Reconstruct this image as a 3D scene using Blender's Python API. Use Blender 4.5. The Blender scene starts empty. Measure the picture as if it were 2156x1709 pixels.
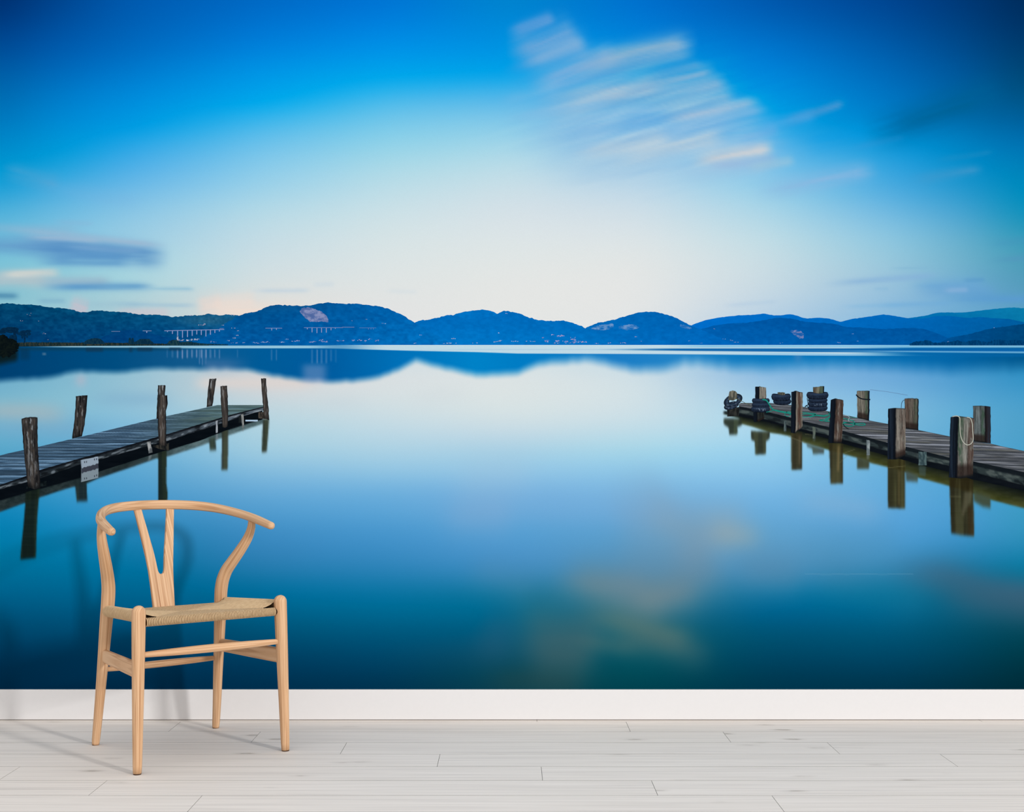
import bpy, bmesh, math
import numpy as np
from mathutils import Vector, Matrix

C = bpy.context.scene.collection
SC = bpy.context.scene

# ------------------------------------------------------------------ camera numbers (frame 2156 x 1709)
FPX, CX, HY, CAMH = 2630.0, 1078.0, 962.0, 0.90
YB = 4.2725                 # front face of the baseboard
YW = 4.2845                 # face of the back wall
S = FPX / (YW - 0.0012)     # photo pixels per metre on the mural

def lin(c):
    c = np.clip(np.asarray(c, dtype=np.float64) / 255.0, 0, 1)
    return np.where(c <= 0.04045, c / 12.92, ((c + 0.055) / 1.055) ** 2.4)

# ------------------------------------------------------------------ tagging
def tag(o, label=None, cat=None, group=None, kind=None):
    if label: o['label'] = label
    if cat: o['category'] = cat
    if group: o['group'] = group
    if kind: o['kind'] = kind
    return o

def empty(name, loc=(0, 0, 0), rz=0.0):
    o = bpy.data.objects.new(name, None)
    C.objects.link(o)
    o.location = loc
    o.rotation_euler = (0, 0, rz)
    o.empty_display_size = 0.1
    return o

def link(name, me, parent=None, mat=None, smooth=True):
    o = bpy.data.objects.new(name, me)
    C.objects.link(o)
    if parent is not None: o.parent = parent
    if mat is not None: me.materials.append(mat)
    if smooth:
        me.polygons.foreach_set('use_smooth', np.ones(len(me.polygons), dtype=bool))
    return o

# ------------------------------------------------------------------ materials
def new_mat(name, rough=0.6, spec=0.3):
    m = bpy.data.materials.new(name)
    m.use_nodes = True
    nt = m.node_tree
    b = nt.nodes['Principled BSDF']
    b.inputs['Roughness'].default_value = rough
    b.inputs['Specular IOR Level'].default_value = spec
    return m, nt, b

def N(nt, t, **kw):
    n = nt.nodes.new(t)
    for k, v in kw.items():
        if k in n.inputs: n.inputs[k].default_value = v
        else: setattr(n, k, v)
    return n

def ramp(nt, stops):
    r = nt.nodes.new('ShaderNodeValToRGB')
    e = r.color_ramp.elements
    while len(e) < len(stops): e.new(0.5)
    for el, (p, c) in zip(e, stops):
        el.position = p
        el.color = (*c, 1)
    return r

KW = 1.09 * np.array([1.025, 1.008, 0.988])   # printed inks: what one unit of paper reflectance shows as under the room's light

def mat_print():
    m, nt, b = new_mat('matt_printed_paper', 0.95, 0.0)
    a = N(nt, 'ShaderNodeAttribute', attribute_name='ink')
    tc = N(nt, 'ShaderNodeTexCoord')
    n = N(nt, 'ShaderNodeTexNoise', Scale=520.0, Detail=1.0)
    r = ramp(nt, [(0.3, (0.975,) * 3), (0.7, (1.0,) * 3)])
    mx = N(nt, 'ShaderNodeMix', data_type='RGBA', blend_type='MULTIPLY')
    mx.inputs[0].default_value = 1.0
    L = nt.links.new
    L(tc.outputs['Object'], n.inputs['Vector'])
    L(n.outputs['Fac'], r.inputs['Fac'])
    L(a.outputs['Color'], mx.inputs[6])
    L(r.outputs['Color'], mx.inputs[7])
    L(mx.outputs[2], b.inputs['Base Color'])
    return m

def mat_wood():
    m, nt, b = new_mat('soaped_ash_wood', 0.5, 0.28)
    L = nt.links.new
    uv = N(nt, 'ShaderNodeUVMap', uv_map='grain')
    mp = N(nt, 'ShaderNodeMapping')
    mp.inputs['Scale'].default_value = (2.2, 230.0, 1.0)
    n1 = N(nt, 'ShaderNodeTexNoise', Scale=1.0, Detail=4.0, Roughness=0.6)
    mp2 = N(nt, 'ShaderNodeMapping')
    mp2.inputs['Scale'].default_value = (1.2, 56.0, 1.0)
    n2 = N(nt, 'ShaderNodeTexNoise', Scale=1.0, Detail=2.0, Distortion=0.4)
    sn = N(nt, 'ShaderNodeMath', operation='MULTIPLY'); sn.inputs[1].default_value = 52.0
    sn2 = N(nt, 'ShaderNodeMath', operation='SINE')
    r1 = ramp(nt, [(0.30, tuple(lin((178, 128, 88)))), (0.45, tuple(lin((211, 168, 128)))), (0.72, tuple(lin((225, 188, 151))))])
    r2 = ramp(nt, [(0.30, (1, 1, 1)), (0.93, (0.76, 0.68, 0.60))])
    ad = N(nt, 'ShaderNodeMath', operation='MULTIPLY_ADD'); ad.inputs[1].default_value = 0.5; ad.inputs[2].default_value = 0.5
    mx = N(nt, 'ShaderNodeMix', data_type='RGBA', blend_type='MULTIPLY'); mx.inputs[0].default_value = 0.85
    L(uv.outputs['UV'], mp.inputs['Vector']); L(uv.outputs['UV'], mp2.inputs['Vector'])
    L(mp.outputs['Vector'], n1.inputs['Vector']); L(mp2.outputs['Vector'], n2.inputs['Vector'])
    L(n1.outputs['Fac'], r1.inputs['Fac'])
    L(n2.outputs['Fac'], sn.inputs[0]); L(sn.outputs[0], sn2.inputs[0]); L(sn2.outputs[0], ad.inputs[0])
    L(ad.outputs[0], r2.inputs['Fac'])
    L(r1.outputs['Color'], mx.inputs[6]); L(r2.outputs['Color'], mx.inputs[7])
    L(mx.outputs[2], b.inputs['Base Color'])
    bp = N(nt, 'ShaderNodeBump', Strength=0.08, Distance=0.001)
    L(n1.outputs['Fac'], bp.inputs['Height']); L(bp.outputs['Normal'], b.inputs['Normal'])
    return m

def mat_cord():
    m, nt, b = new_mat('twisted_paper_cord', 0.75, 0.2)
    L = nt.links.new
    uv = N(nt, 'ShaderNodeUVMap', uv_map='grain')
    mp = N(nt, 'ShaderNodeMapping'); mp.inputs['Scale'].default_value = (90.0, 420.0, 1.0); mp.inputs['Rotation'].default_value = (0, 0, 0.5)
    n1 = N(nt, 'ShaderNodeTexNoise', Scale=1.0, Detail=2.0)
    r1 = ramp(nt, [(0.25, tuple(lin((172, 143, 108)))), (0.5, tuple(lin((195, 165, 127)))), (0.8, tuple(lin((214, 187, 150))))])
    L(uv.outputs['UV'], mp.inputs['Vector']); L(mp.outputs['Vector'], n1.inputs['Vector'])
    L(n1.outputs['Fac'], r1.inputs['Fac']); L(r1.outputs['Color'], b.inputs['Base Color'])
    return m

def mat_plain(name, rgb, rough=0.6, spec=0.3, var=0.06, scale=60.0):
    m, nt, b = new_mat(name, rough, spec)
    L = nt.links.new
    tc = N(nt, 'ShaderNodeTexCoord')
    n1 = N(nt, 'ShaderNodeTexNoise', Scale=scale, Detail=3.0)
    c = lin(rgb)
    r1 = ramp(nt, [(0.3, tuple(c * (1 - var))), (0.7, tuple(np.clip(c * (1 + var), 0, 1)))])
    L(tc.outputs['Object'], n1.inputs['Vector']); L(n1.outputs['Fac'], r1.inputs['Fac'])
    L(r1.outputs['Color'], b.inputs['Base Color'])
    return m

def mat_floor():
    m, nt, b = new_mat('whitewashed_plank', 0.62, 0.25)
    L = nt.links.new
    uv = N(nt, 'ShaderNodeUVMap', uv_map='grain')          # u metres along the plank, v metres across, each plank shifted
    def noise(sx, sy, det, dist=0.0):
        mp = N(nt, 'ShaderNodeMapping'); mp.inputs['Scale'].default_value = (sx, sy, 1)
        n = N(nt, 'ShaderNodeTexNoise', Scale=1.0, Detail=det, Distortion=dist)
        L(uv.outputs['UV'], mp.inputs['Vector']); L(mp.outputs['Vector'], n.inputs['Vector'])
        return n
    n1 = noise(2.0, 95.0, 4.0, 0.25)
    n2 = noise(1.1, 26.0, 3.0, 0.5)
    r1 = ramp(nt, [(0.30, tuple(lin((211, 203, 196)))), (0.52, tuple(lin((224, 216, 208)))), (0.72, tuple(lin((230, 222, 215))))])
    r2 = ramp(nt, [(0.30, (0.915, 0.913, 0.908)), (0.46, (1, 1, 1))])
    mx = N(nt, 'ShaderNodeMix', data_type='RGBA', blend_type='MULTIPLY'); mx.inputs[0].default_value = 0.8
    L(n1.outputs['Fac'], r1.inputs['Fac']); L(n2.outputs['Fac'], r2.inputs['Fac'])
    L(r1.outputs['Color'], mx.inputs[6]); L(r2.outputs['Color'], mx.inputs[7])
    # knots: sparse soft ovals with a ring
    mpk = N(nt, 'ShaderNodeMapping'); mpk.inputs['Scale'].default_value = (3.6, 10.5, 1)
    vo = N(nt, 'ShaderNodeTexVoronoi', Scale=1.0)
    dn = noise(24.0, 60.0, 2.0)
    L(uv.outputs['UV'], mpk.inputs['Vector']); L(mpk.outputs['Vector'], vo.inputs['Vector'])
    ad = N(nt, 'ShaderNodeMath', operation='MULTIPLY_ADD'); ad.inputs[1].default_value = 0.16
    L(dn.outputs['Fac'], ad.inputs[0]); L(vo.outputs['Distance'], ad.inputs[2])
    rk = ramp(nt, [(0.09, (0.55,) * 3), (0.125, (1.0,) * 3), (0.15, (0.75,) * 3), (0.19, (0.25,) * 3), (0.27, (0.0,) * 3)])
    L(ad.outputs[0], rk.inputs['Fac'])
    sep = N(nt, 'ShaderNodeSeparateColor'); L(vo.outputs['Color'], sep.inputs['Color'])
    gt = N(nt, 'ShaderNodeMath', operation='GREATER_THAN'); gt.inputs[1].default_value = 0.34
    L(sep.outputs[0], gt.inputs[0])
    mu = N(nt, 'ShaderNodeMath', operation='MULTIPLY'); L(rk.outputs['Color'], mu.inputs[0]); L(gt.outputs[0], mu.inputs[1])
    mu2 = N(nt, 'ShaderNodeMath', operation='MULTIPLY'); mu2.inputs[1].default_value = 0.75; L(mu.outputs[0], mu2.inputs[0])
    mk = N(nt, 'ShaderNodeMix', data_type='RGBA', blend_type='MIX')
    mk.inputs[7].default_value = (*lin((160, 150, 140)), 1)
    L(mu2.outputs[0], mk.inputs[0]); L(mx.outputs[2], mk.inputs[6])
    L(mk.outputs[2], b.inputs['Base Color'])
    bp = N(nt, 'ShaderNodeBump', Strength=0.06, Distance=0.001)
    L(n1.outputs['Fac'], bp.inputs['Height']); L(bp.outputs['Normal'], b.inputs['Normal'])
    return m

M_PRINT = mat_print()
M_WOOD = mat_wood()
M_CORD = mat_cord()
M_CORE = mat_plain('cord_gap_shade', (54, 37, 22), 0.8, 0.1, 0.2)  # dark brown painted in for the shade between the seat cords
M_GLIDE = mat_plain('brown_foot_glide', (70, 48, 34), 0.6, 0.2, 0.1)
M_SKIRT = mat_plain('white_painted_baseboard', (228, 226, 226), 0.55, 0.25, 0.006, 90)
M_WALL = mat_plain('white_wall_paint', (232, 230, 228), 0.9, 0.1, 0.01, 40)
M_FLOOR = mat_floor()
M_GAP = mat_plain('dark_plank_joint', (150, 143, 136), 0.9, 0.0, 0.1)

# ------------------------------------------------------------------ mesh builders
def box(name, x0, x1, y0, y1, z0, z1, mat, parent=None, bevel=0.0):
    bm = bmesh.new()
    bmesh.ops.create_cube(bm, size=1.0)
    for v in bm.verts:
        v.co = Vector((x0 + (v.co.x + .5) * (x1 - x0), y0 + (v.co.y + .5) * (y1 - y0), z0 + (v.co.z + .5) * (z1 - z0)))
    if bevel:
        bmesh.ops.bevel(bm, geom=bm.edges[:], offset=bevel, segments=3, affect='EDGES', profile=0.6)
    me = bpy.data.meshes.new(name); bm.to_mesh(me); bm.free()
    return link(name, me, parent, mat, smooth=False)

def catmull(pts, n):
    P = np.array(pts, float)
    d = np.r_[0, np.cumsum(np.linalg.norm(np.diff(P, axis=0), axis=1) ** 0.5)]
    Pe = np.vstack([2 * P[0] - P[1], P, 2 * P[-1] - P[-2]])
    de = np.r_[-(d[1] - d[0]), d, d[-1] + d[-1] - d[-2]]
    out = []
    for t in np.linspace(0, d[-1], n):
        i = min(max(np.searchsorted(d, t, side='right') - 1, 0), len(d) - 2) + 1
        t0, t1, t2, t3 = de[i - 1:i + 3]
        p0, p1, p2, p3 = Pe[i - 1:i + 3]
        a1 = (t1 - t) / (t1 - t0) * p0 + (t - t0) / (t1 - t0) * p1
        a2 = (t2 - t) / (t2 - t1) * p1 + (t - t1) / (t2 - t1) * p2
        a3 = (t3 - t) / (t3 - t2) * p2 + (t - t2) / (t3 - t2) * p3
        b1 = (t2 - t) / (t2 - t0) * a1 + (t - t0) / (t2 - t0) * a2
        b2 = (t3 - t) / (t3 - t1) * a2 + (t - t1) / (t3 - t1) * a3
        out.append((t2 - t) / (t2 - t1) * b1 + (t - t1) / (t2 - t1) * b2)
    return np.array(out)

_seed = [0]
def tube(name, path, ra, rb, mat, parent, nsec=28, up=(0, 0, 1), cap0='flat', cap1='flat', power=2.0):
    """Sweep a (super)elliptic section along path. ra = half width sideways, rb = half width along 'up'."""
    P = [Vector(p) for p in path]
    n = len(P)
    ra = list(np.broadcast_to(ra, (n,))); rb = list(np.broadcast_to(rb, (n,)))
    rings = []
    T = [(P[min(i + 1, n - 1)] - P[max(i - 1, 0)]).normalized() for i in range(n)]
    items = [(P[i], T[i], ra[i], rb[i]) for i in range(n)]
    def dome(end):
        i = 0 if end == 0 else n - 1
        sgn = -1 if end == 0 else 1
        R = min(ra[i], rb[i]); lst = []
        for k in range(1, 7):
            a = k / 6 * math.pi / 2 * 0.985
            lst.append((P[i] + T[i] * (sgn * R * math.sin(a)), T[i], ra[i] * math.cos(a), rb[i] * math.cos(a)))
        return lst
    def ease(end):
        i = 0 if end == 0 else n - 1
        sgn = -1 if end == 0 else 1
        R = 0.0035; lst = []
        for k in range(1, 5):
            a = k / 4 * math.pi / 2
            lst.append((P[i] + T[i] * (sgn * R * math.sin(a)), T[i], ra[i] - R * (1 - math.cos(a)), rb[i] - R * (1 - math.cos(a))))
        return lst
    pre = dome(0) if cap0 == 'dome' else ease(0) if cap0 == 'ease' else []
    post = dome(1) if cap1 == 'dome' else ease(1) if cap1 == 'ease' else []
    items = pre[::-1] + items + post
    bm = bmesh.new()
    uvl = bm.loops.layers.uv.new('grain')
    upv = Vector(up)
    s = 0.0; ss = []
    _seed[0] += 1
    off = _seed[0] * 3.37
    for k, (p, t, a, b) in enumerate(items):
        if k: s += (p - items[k - 1][0]).length
        ss.append(s)
        x = upv.cross(t)
        if x.length < 1e-4: x = Vector((1, 0, 0))
        x.normalize(); y = t.cross(x)
        ring = []
        for j in range(nsec):
            th = 2 * math.pi * j / nsec
            c, sn = math.cos(th), math.sin(th)
            cc = math.copysign(abs(c) ** (2 / power), c); sc = math.copysign(abs(sn) ** (2 / power), sn)
            ring.append(bm.verts.new(p + x * (a * cc) + y * (b * sc)))
        rings.append(ring)
    rm = float(np.mean(ra))
    n0, n1 = len(pre), len(pre) + n
    shr = [1.0 if n0 <= q < n1 else max(it[2] / ra[0 if q < n0 else -1], 0.02) for q, it in enumerate(items)]
    rset = [set(r_) for r_ in rings]
    for k in range(len(rings) - 1):
        for j in range(nsec):
            j2 = (j + 1) % nsec
            f = bm.faces.new((rings[k][j], rings[k][j2], rings[k + 1][j2], rings[k + 1][j]))
            th = [j, j + 1, j + 1, j]; sv = [ss[k], ss[k], ss[k + 1], ss[k + 1]]
            for l, tj, sv_ in zip(f.loops, th, sv):
                # mirror the girth so the grain meets itself at the back
                g = abs(tj / nsec - 0.5) * 2 * math.pi * rm * shr[k if l.vert in rset[k] else k + 1]
                l[uvl].uv = (sv_ + off, g + off * 0.37)
    for ring in (rings[0][::-1], rings[-1]):
        f = bm.faces.new(ring)
        for l in f.loops: l[uvl].uv = (off, l.vert.co.x + l.vert.co.y * 0.3)
    bmesh.ops.recalc_face_normals(bm, faces=bm.faces[:])
    me = bpy.data.meshes.new(name); bm.to_mesh(me); bm.free()
    o = link(name, me, parent, mat)
    return o

# ================================================================== ROOM
# floor: planks 154.4 mm wide, 1.515 m long, each row stepped by a fifth
def build_floor():
    W, Lp, Y0 = 0.1544, 1.515, 4.2495
    bm = bmesh.new()
    uvl = bm.loops.layers.uv.new('grain')
    rng = np.random.RandomState(5)
    X0, X1, YF, YE = -5.2, 5.2, -2.6, YW + 0.02
    def quad(cs, mi, uvs):
        vs = [bm.verts.new(c) for c in cs]
        f = bm.faces.new(vs); f.material_index = mi
        for l, u in zip(f.loops, uvs): l[uvl].uv = u
    gx, gy, dep = 0.0006, 0.0010, 0.003
    k = -1
    while True:
        yt = Y0 - k * W; yb = yt - W
        if yb < YF: break
        yt_ = min(yt, YE)
        base = 0.388 + 0.303 * k
        base = base - math.ceil((base - X0) / Lp) * Lp
        x = base
        while x < X1:
            xa, xb = max(x, X0) + gx, min(x + Lp, X1) - gx
            ya, yb2 = yb + gy, yt_ - gy
            ou, ov = rng.uniform(0, 60), rng.uniform(0, 60)
            uv = lambda X, Y: (X - x + ou, Y - yb + ov)
            quad([(xa, ya, 0), (xb, ya, 0), (xb, yb2, 0), (xa, yb2, 0)], 0, [uv(xa, ya), uv(xb, ya), uv(xb, yb2), uv(xa, yb2)])
            for (p, q) in (((xa, yb2), (xb, yb2)), ((xb, yb2), (xb, ya)), ((xa, ya), (xa, yb2)), ((xb, ya), (xa, ya))):
                quad([(q[0], q[1], 0), (p[0], p[1], 0), (p[0], p[1], -dep), (q[0], q[1], -dep)], 1, [(0, 0)] * 4)
            x += Lp
        k += 1
    quad([(X0, YF, -dep), (X1, YF, -dep), (X1, YE, -dep), (X0, YE, -dep)], 1, [(0, 0)] * 4)
    me = bpy.data.meshes.new('floor'); bm.to_mesh(me); bm.free()
    o = link('floor', me, None, M_FLOOR, smooth=False)
    me.materials.append(M_GAP)
    tag(o, 'pale whitewashed plank floor', 'floor', kind='structure')
build_floor()
w = box('wall_back', -5.2, 5.2, YW, YW + 0.12, 0.0, 2.86, M_WALL)
tag(w, 'flat back wall behind the mural', 'wall', kind='structure')
sk = box('baseboard_back', -5.2, 5.2, YB, YW, 0.0022, 0.1043, M_SKIRT, bevel=0.0018)
tag(sk, 'plain white baseboard under the mural', 'baseboard', kind='structure')

# ================================================================== MURAL (a flat printed photograph pasted on the wall)
MUR = empty('wall_mural', (0, YW, 0.104))
tag(MUR, 'wall sized photo mural of a blue lake with two wooden jetties, above the white baseboard', 'mural')
LAY = [0]
PX0, PX1, PY0, PY1 = -300.0, 2456.0, -180.0, 1453.6

def mural_mesh(name, X, Y, col, parent, label=None, layer=None):
    """X, Y: (n, m) photo pixels; col: (n, m, 3) colour 0..255 of the printed ink."""
    if layer is None:
        LAY[0] += 1; layer = LAY[0]
    n, m = X.shape
    co = np.empty((n * m, 3))
    co[:, 0] = ((X - CX) / S).ravel()
    co[:, 1] = -0.0011 - layer * 4.5e-6
    co[:, 2] = (CAMH - (Y - HY) / S).ravel() - 0.104
    idx = np.arange(n * m).reshape(n, m)
    q = np.stack([idx[:-1, :-1], idx[1:, :-1], idx[1:, 1:], idx[:-1, 1:]], -1).reshape(-1, 4)
    # keep every face turned to the room
    a, b, c = co[q[0, 0]], co[q[0, 1]], co[q[0, 2]]
    e1 = co[q[:, 1]] - co[q[:, 0]]; e2 = co[q[:, 2]] - co[q[:, 0]]
    ny = e1[:, 2] * e2[:, 0] - e1[:, 0] * e2[:, 2]
    flip = ny > 0
    q[flip] = q[flip][:, ::-1]
    me = bpy.data.meshes.new(name)
    me.vertices.add(n * m); me.vertices.foreach_set('co', co.ravel())
    nf = len(q)
    me.loops.add(nf * 4); me.loops.foreach_set('vertex_index', q.ravel().astype(np.int32))
    me.polygons.add(nf)
    me.polygons.foreach_set('loop_start', np.arange(0, nf * 4, 4, dtype=np.int32))
    me.polygons.foreach_set('loop_total', np.full(nf, 4, dtype=np.int32))
    me.update(calc_edges=True)
    at = me.color_attributes.new('ink', 'FLOAT_COLOR', 'POINT')
    rgba = np.ones((n * m, 4), dtype=np.float32)
    rgba[:, :3] = (lin(col.reshape(-1, 3)) / KW)
    at.data.foreach_set('color', rgba.ravel())
    o = link(name, me, parent, M_PRINT, smooth=False)
    if label: o['label'] = label
    return o

# ---- numeric painting helpers
def hsh(ix, iy, s):
    v = np.sin(ix * 127.1 + iy * 311.7 + s * 74.7) * 43758.5453
    return v - np.floor(v)
def vn(x, y, s=0):
    x = np.asarray(x, float); y = np.asarray(y, float)
    x, y = np.broadcast_arrays(x, y)
    ix, iy = np.floor(x), np.floor(y)
    fx, fy = x - ix, y - iy
    fx = fx * fx * (3 - 2 * fx); fy = fy * fy * (3 - 2 * fy)
    return ((hsh(ix, iy, s) * (1 - fx) + hsh(ix + 1, iy, s) * fx) * (1 - fy)
            + (hsh(ix, iy + 1, s) * (1 - fx) + hsh(ix + 1, iy + 1, s) * fx) * fy)
def fbm(x, y, s=0, o=4):
    r = 0; a = 0.5; t = 0
    for k in range(o):
        r = r + a * vn(x * 2 ** k, y * 2 ** k, s + k * 7); t += a; a *= 0.5
    return r / t
def sst(x, a, b):
    t = np.clip((x - a) / (b - a), 0, 1)
    return t * t * (3 - 2 * t)
def gblur(A, sig, axis):
    r = int(3 * sig) + 1
    k = np.exp(-0.5 * (np.arange(-r, r + 1) / sig) ** 2); k /= k.sum()
    pad = [(0, 0)] * A.ndim; pad[axis] = (r, r)
    B = np.pad(A, pad, mode='edge')
    out = np.zeros_like(A)
    n = A.shape[axis]
    for i, kk in enumerate(k):
        sl = [slice(None)] * A.ndim; sl[axis] = slice(i, i + n)
        out += kk * B[tuple(sl)]
    return out
def field(xs, rows, X, Y):
    """rows: {y: [(r,g,b) per xs]} -> smooth colour field on grid vectors X, Y."""
    ys = sorted(rows)
    T = np.array([rows[y] for y in ys], float)
    A = np.empty((len(ys), len(X), 3))
    for i in range(len(ys)):
        for c in range(3): A[i, :, c] = np.interp(X, xs, T[i, :, c])
    Fd = np.empty((len(Y), len(X), 3))
    for c in range(3):
        for i, y in enumerate(Y):
            k = min(max(np.searchsorted(ys, y) - 1, 0), len(ys) - 2)
            t = np.clip((y - ys[k]) / (ys[k + 1] - ys[k]), 0, 1)
            Fd[i, :, c] = A[k, :, c] * (1 - t) + A[k + 1, :, c] * t
    return Fd
def inpoly(X, Y, poly):
    P = np.array(poly, float); ins = np.zeros(X.shape, bool)
    j = len(P) - 1
    for i in range(len(P)):
        xi, yi = P[i]; xj, yj = P[j]
        if yi != yj:
            cnd = ((yi > Y) != (yj > Y)) & (X < (xj - xi) * (Y - yi) / (yj - yi) + xi)
            ins ^= cnd
        j = i
    return ins

# ------------------------------------------------------------------ sky
COLS = [0, 120, 270, 540, 810, 1078, 1350, 1620, 1890, 2050, 2156]
SKY = {
 0:   [(0,45,108),(0,68,142),(0,90,176),(0,104,196),(0,115,212),(0,132,205),(0,110,204),(0,85,170),(0,65,140),(0,53,112),(0,42,88)],
 50:  [(0,60,130),(0,80,160),(0,97,183),(0,116,209),(0,130,224),(0,138,216),(0,122,213),(0,100,186),(0,76,151),(0,61,122),(0,48,97)],
 100: [(0,75,150),(0,90,174),(0,106,192),(0,129,221),(-20,146,233),(-20,146,226),(0,136,220),(0,116,205),(0,88,165),(0,70,132),(0,58,106)],
 150: [(0,92,165),(0,106,188),(0,122,207),(-40,150,231),(-30,164,237),(-10,161,233),(-40,150,225),(-40,133,218),(0,100,178),(0,82,148),(0,68,112)],
 200: [(0,106,176),(0,124,203),(0,139,221),(-40,163,238),(66,182,236),(86,180,232),(40,164,226),(-60,148,225),(-20,112,190),(0,90,150),(0,80,126)],
 250: [(0,120,190),(0,138,214),(-40,151,228),(60,181,237),(115,199,234),(130,200,232),(110,184,228),(10,160,229),(-40,124,198),(0,102,165),(0,92,150)],
 300: [(-10,136,202),(-30,152,219),(40,166,232),(108,193,236),(143,211,233),(160,213,232),(142,196,229),(85,175,230),(0,147,214),(-20,124,188),(0,110,175)],
 350: [(-20,150,210),(30,163,222),(78,175,234),(136,204,236),(171,218,232),(188,221,232),(168,207,230),(120,191,231),(45,159,220),(0,138,198),(-10,125,180)],
 400: [(30,160,218),(78,174,226),(112,188,233),(158,211,234),(190,222,232),(204,223,231),(192,216,231),(147,206,231),(72,166,220),(32,147,200),(-10,136,185)],
 450: [(84,180,221),(112,190,227),(141,201,231),(184,220,232),(205,226,232),(214,225,231),(207,222,230),(171,212,229),(110,182,222),(66,157,203),(10,141,182)],
 500: [(110,190,221),(132,198,226),(156,206,230),(196,221,231),(214,228,230),(220,229,231),(218,227,230),(190,219,228),(136,195,221),(95,168,200),(50,150,180)],
 550: [(122,198,220),(142,205,222),(166,215,228),(205,223,229),(220,229,230),(224,230,229),(225,229,228),(199,219,226),(147,196,216),(105,172,197),(72,152,178)],
 600: [(126,192,211),(146,204,217),(168,214,224),(214,224,226),(223,229,228),(228,230,228),(227,229,228),(198,216,225),(150,190,215),(105,165,203),(80,150,182)],
 640: [(140,196,210),(155,200,214),(176,207,216),(226,223,218),(226,228,228),(228,230,228),(227,229,228),(190,211,226),(136,184,217),(104,165,205),(88,154,188)],
 727: [(140,196,210),(155,200,214),(176,207,216),(226,223,218),(226,228,228),(228,230,228),(222,227,229),(160,195,224),(120,176,216),(100,165,206),(90,155,190)],
}
sx = np.arange(PX0, PX1 + 1, 4.0); sy = np.r_[np.arange(PY0, 724, 4.0), 725.0]
GX, GY = np.meshgrid(sx, sy)
A = field(COLS, SKY, sx, sy)
A = gblur(gblur(A, 6, 0), 11, 1)

def stroke(A, GX, GY, x0, y0, x1, y1, hw, a, col, streak=0.55, sd=1, sharp=1.0):
    """soft wind-blown wisp along a segment, broken up by noise stretched along it"""
    dx, dy = x1 - x0, y1 - y0; Ls = math.hypot(dx, dy); ux, uy = dx / Ls, dy / Ls
    px = (GX - x0) * ux + (GY - y0) * uy; pn = -(GX - x0) * uy + (GY - y0) * ux
    e = np.clip(px / Ls, -0.5, 1.5)
    endf = sst(e, -0.18, 0.26) * (1 - sst(e, 0.82, 1.06))
    wv = (vn(px / 90.0, px * 0 + sd * 3.1, sd) - 0.5) * hw * 0.7
    prof = np.exp(-0.5 * np.abs((pn - wv) / hw) ** (2.0 * sharp))
    nz = fbm(px / 130.0 + sd * 5, pn / 9.0, sd + 3, 3)
    k = np.clip(prof * endf * a * (1 - streak + streak * 2 * nz), 0, 1)[..., None]
    return A * (1 - k) + np.array(col, float) * k

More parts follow.
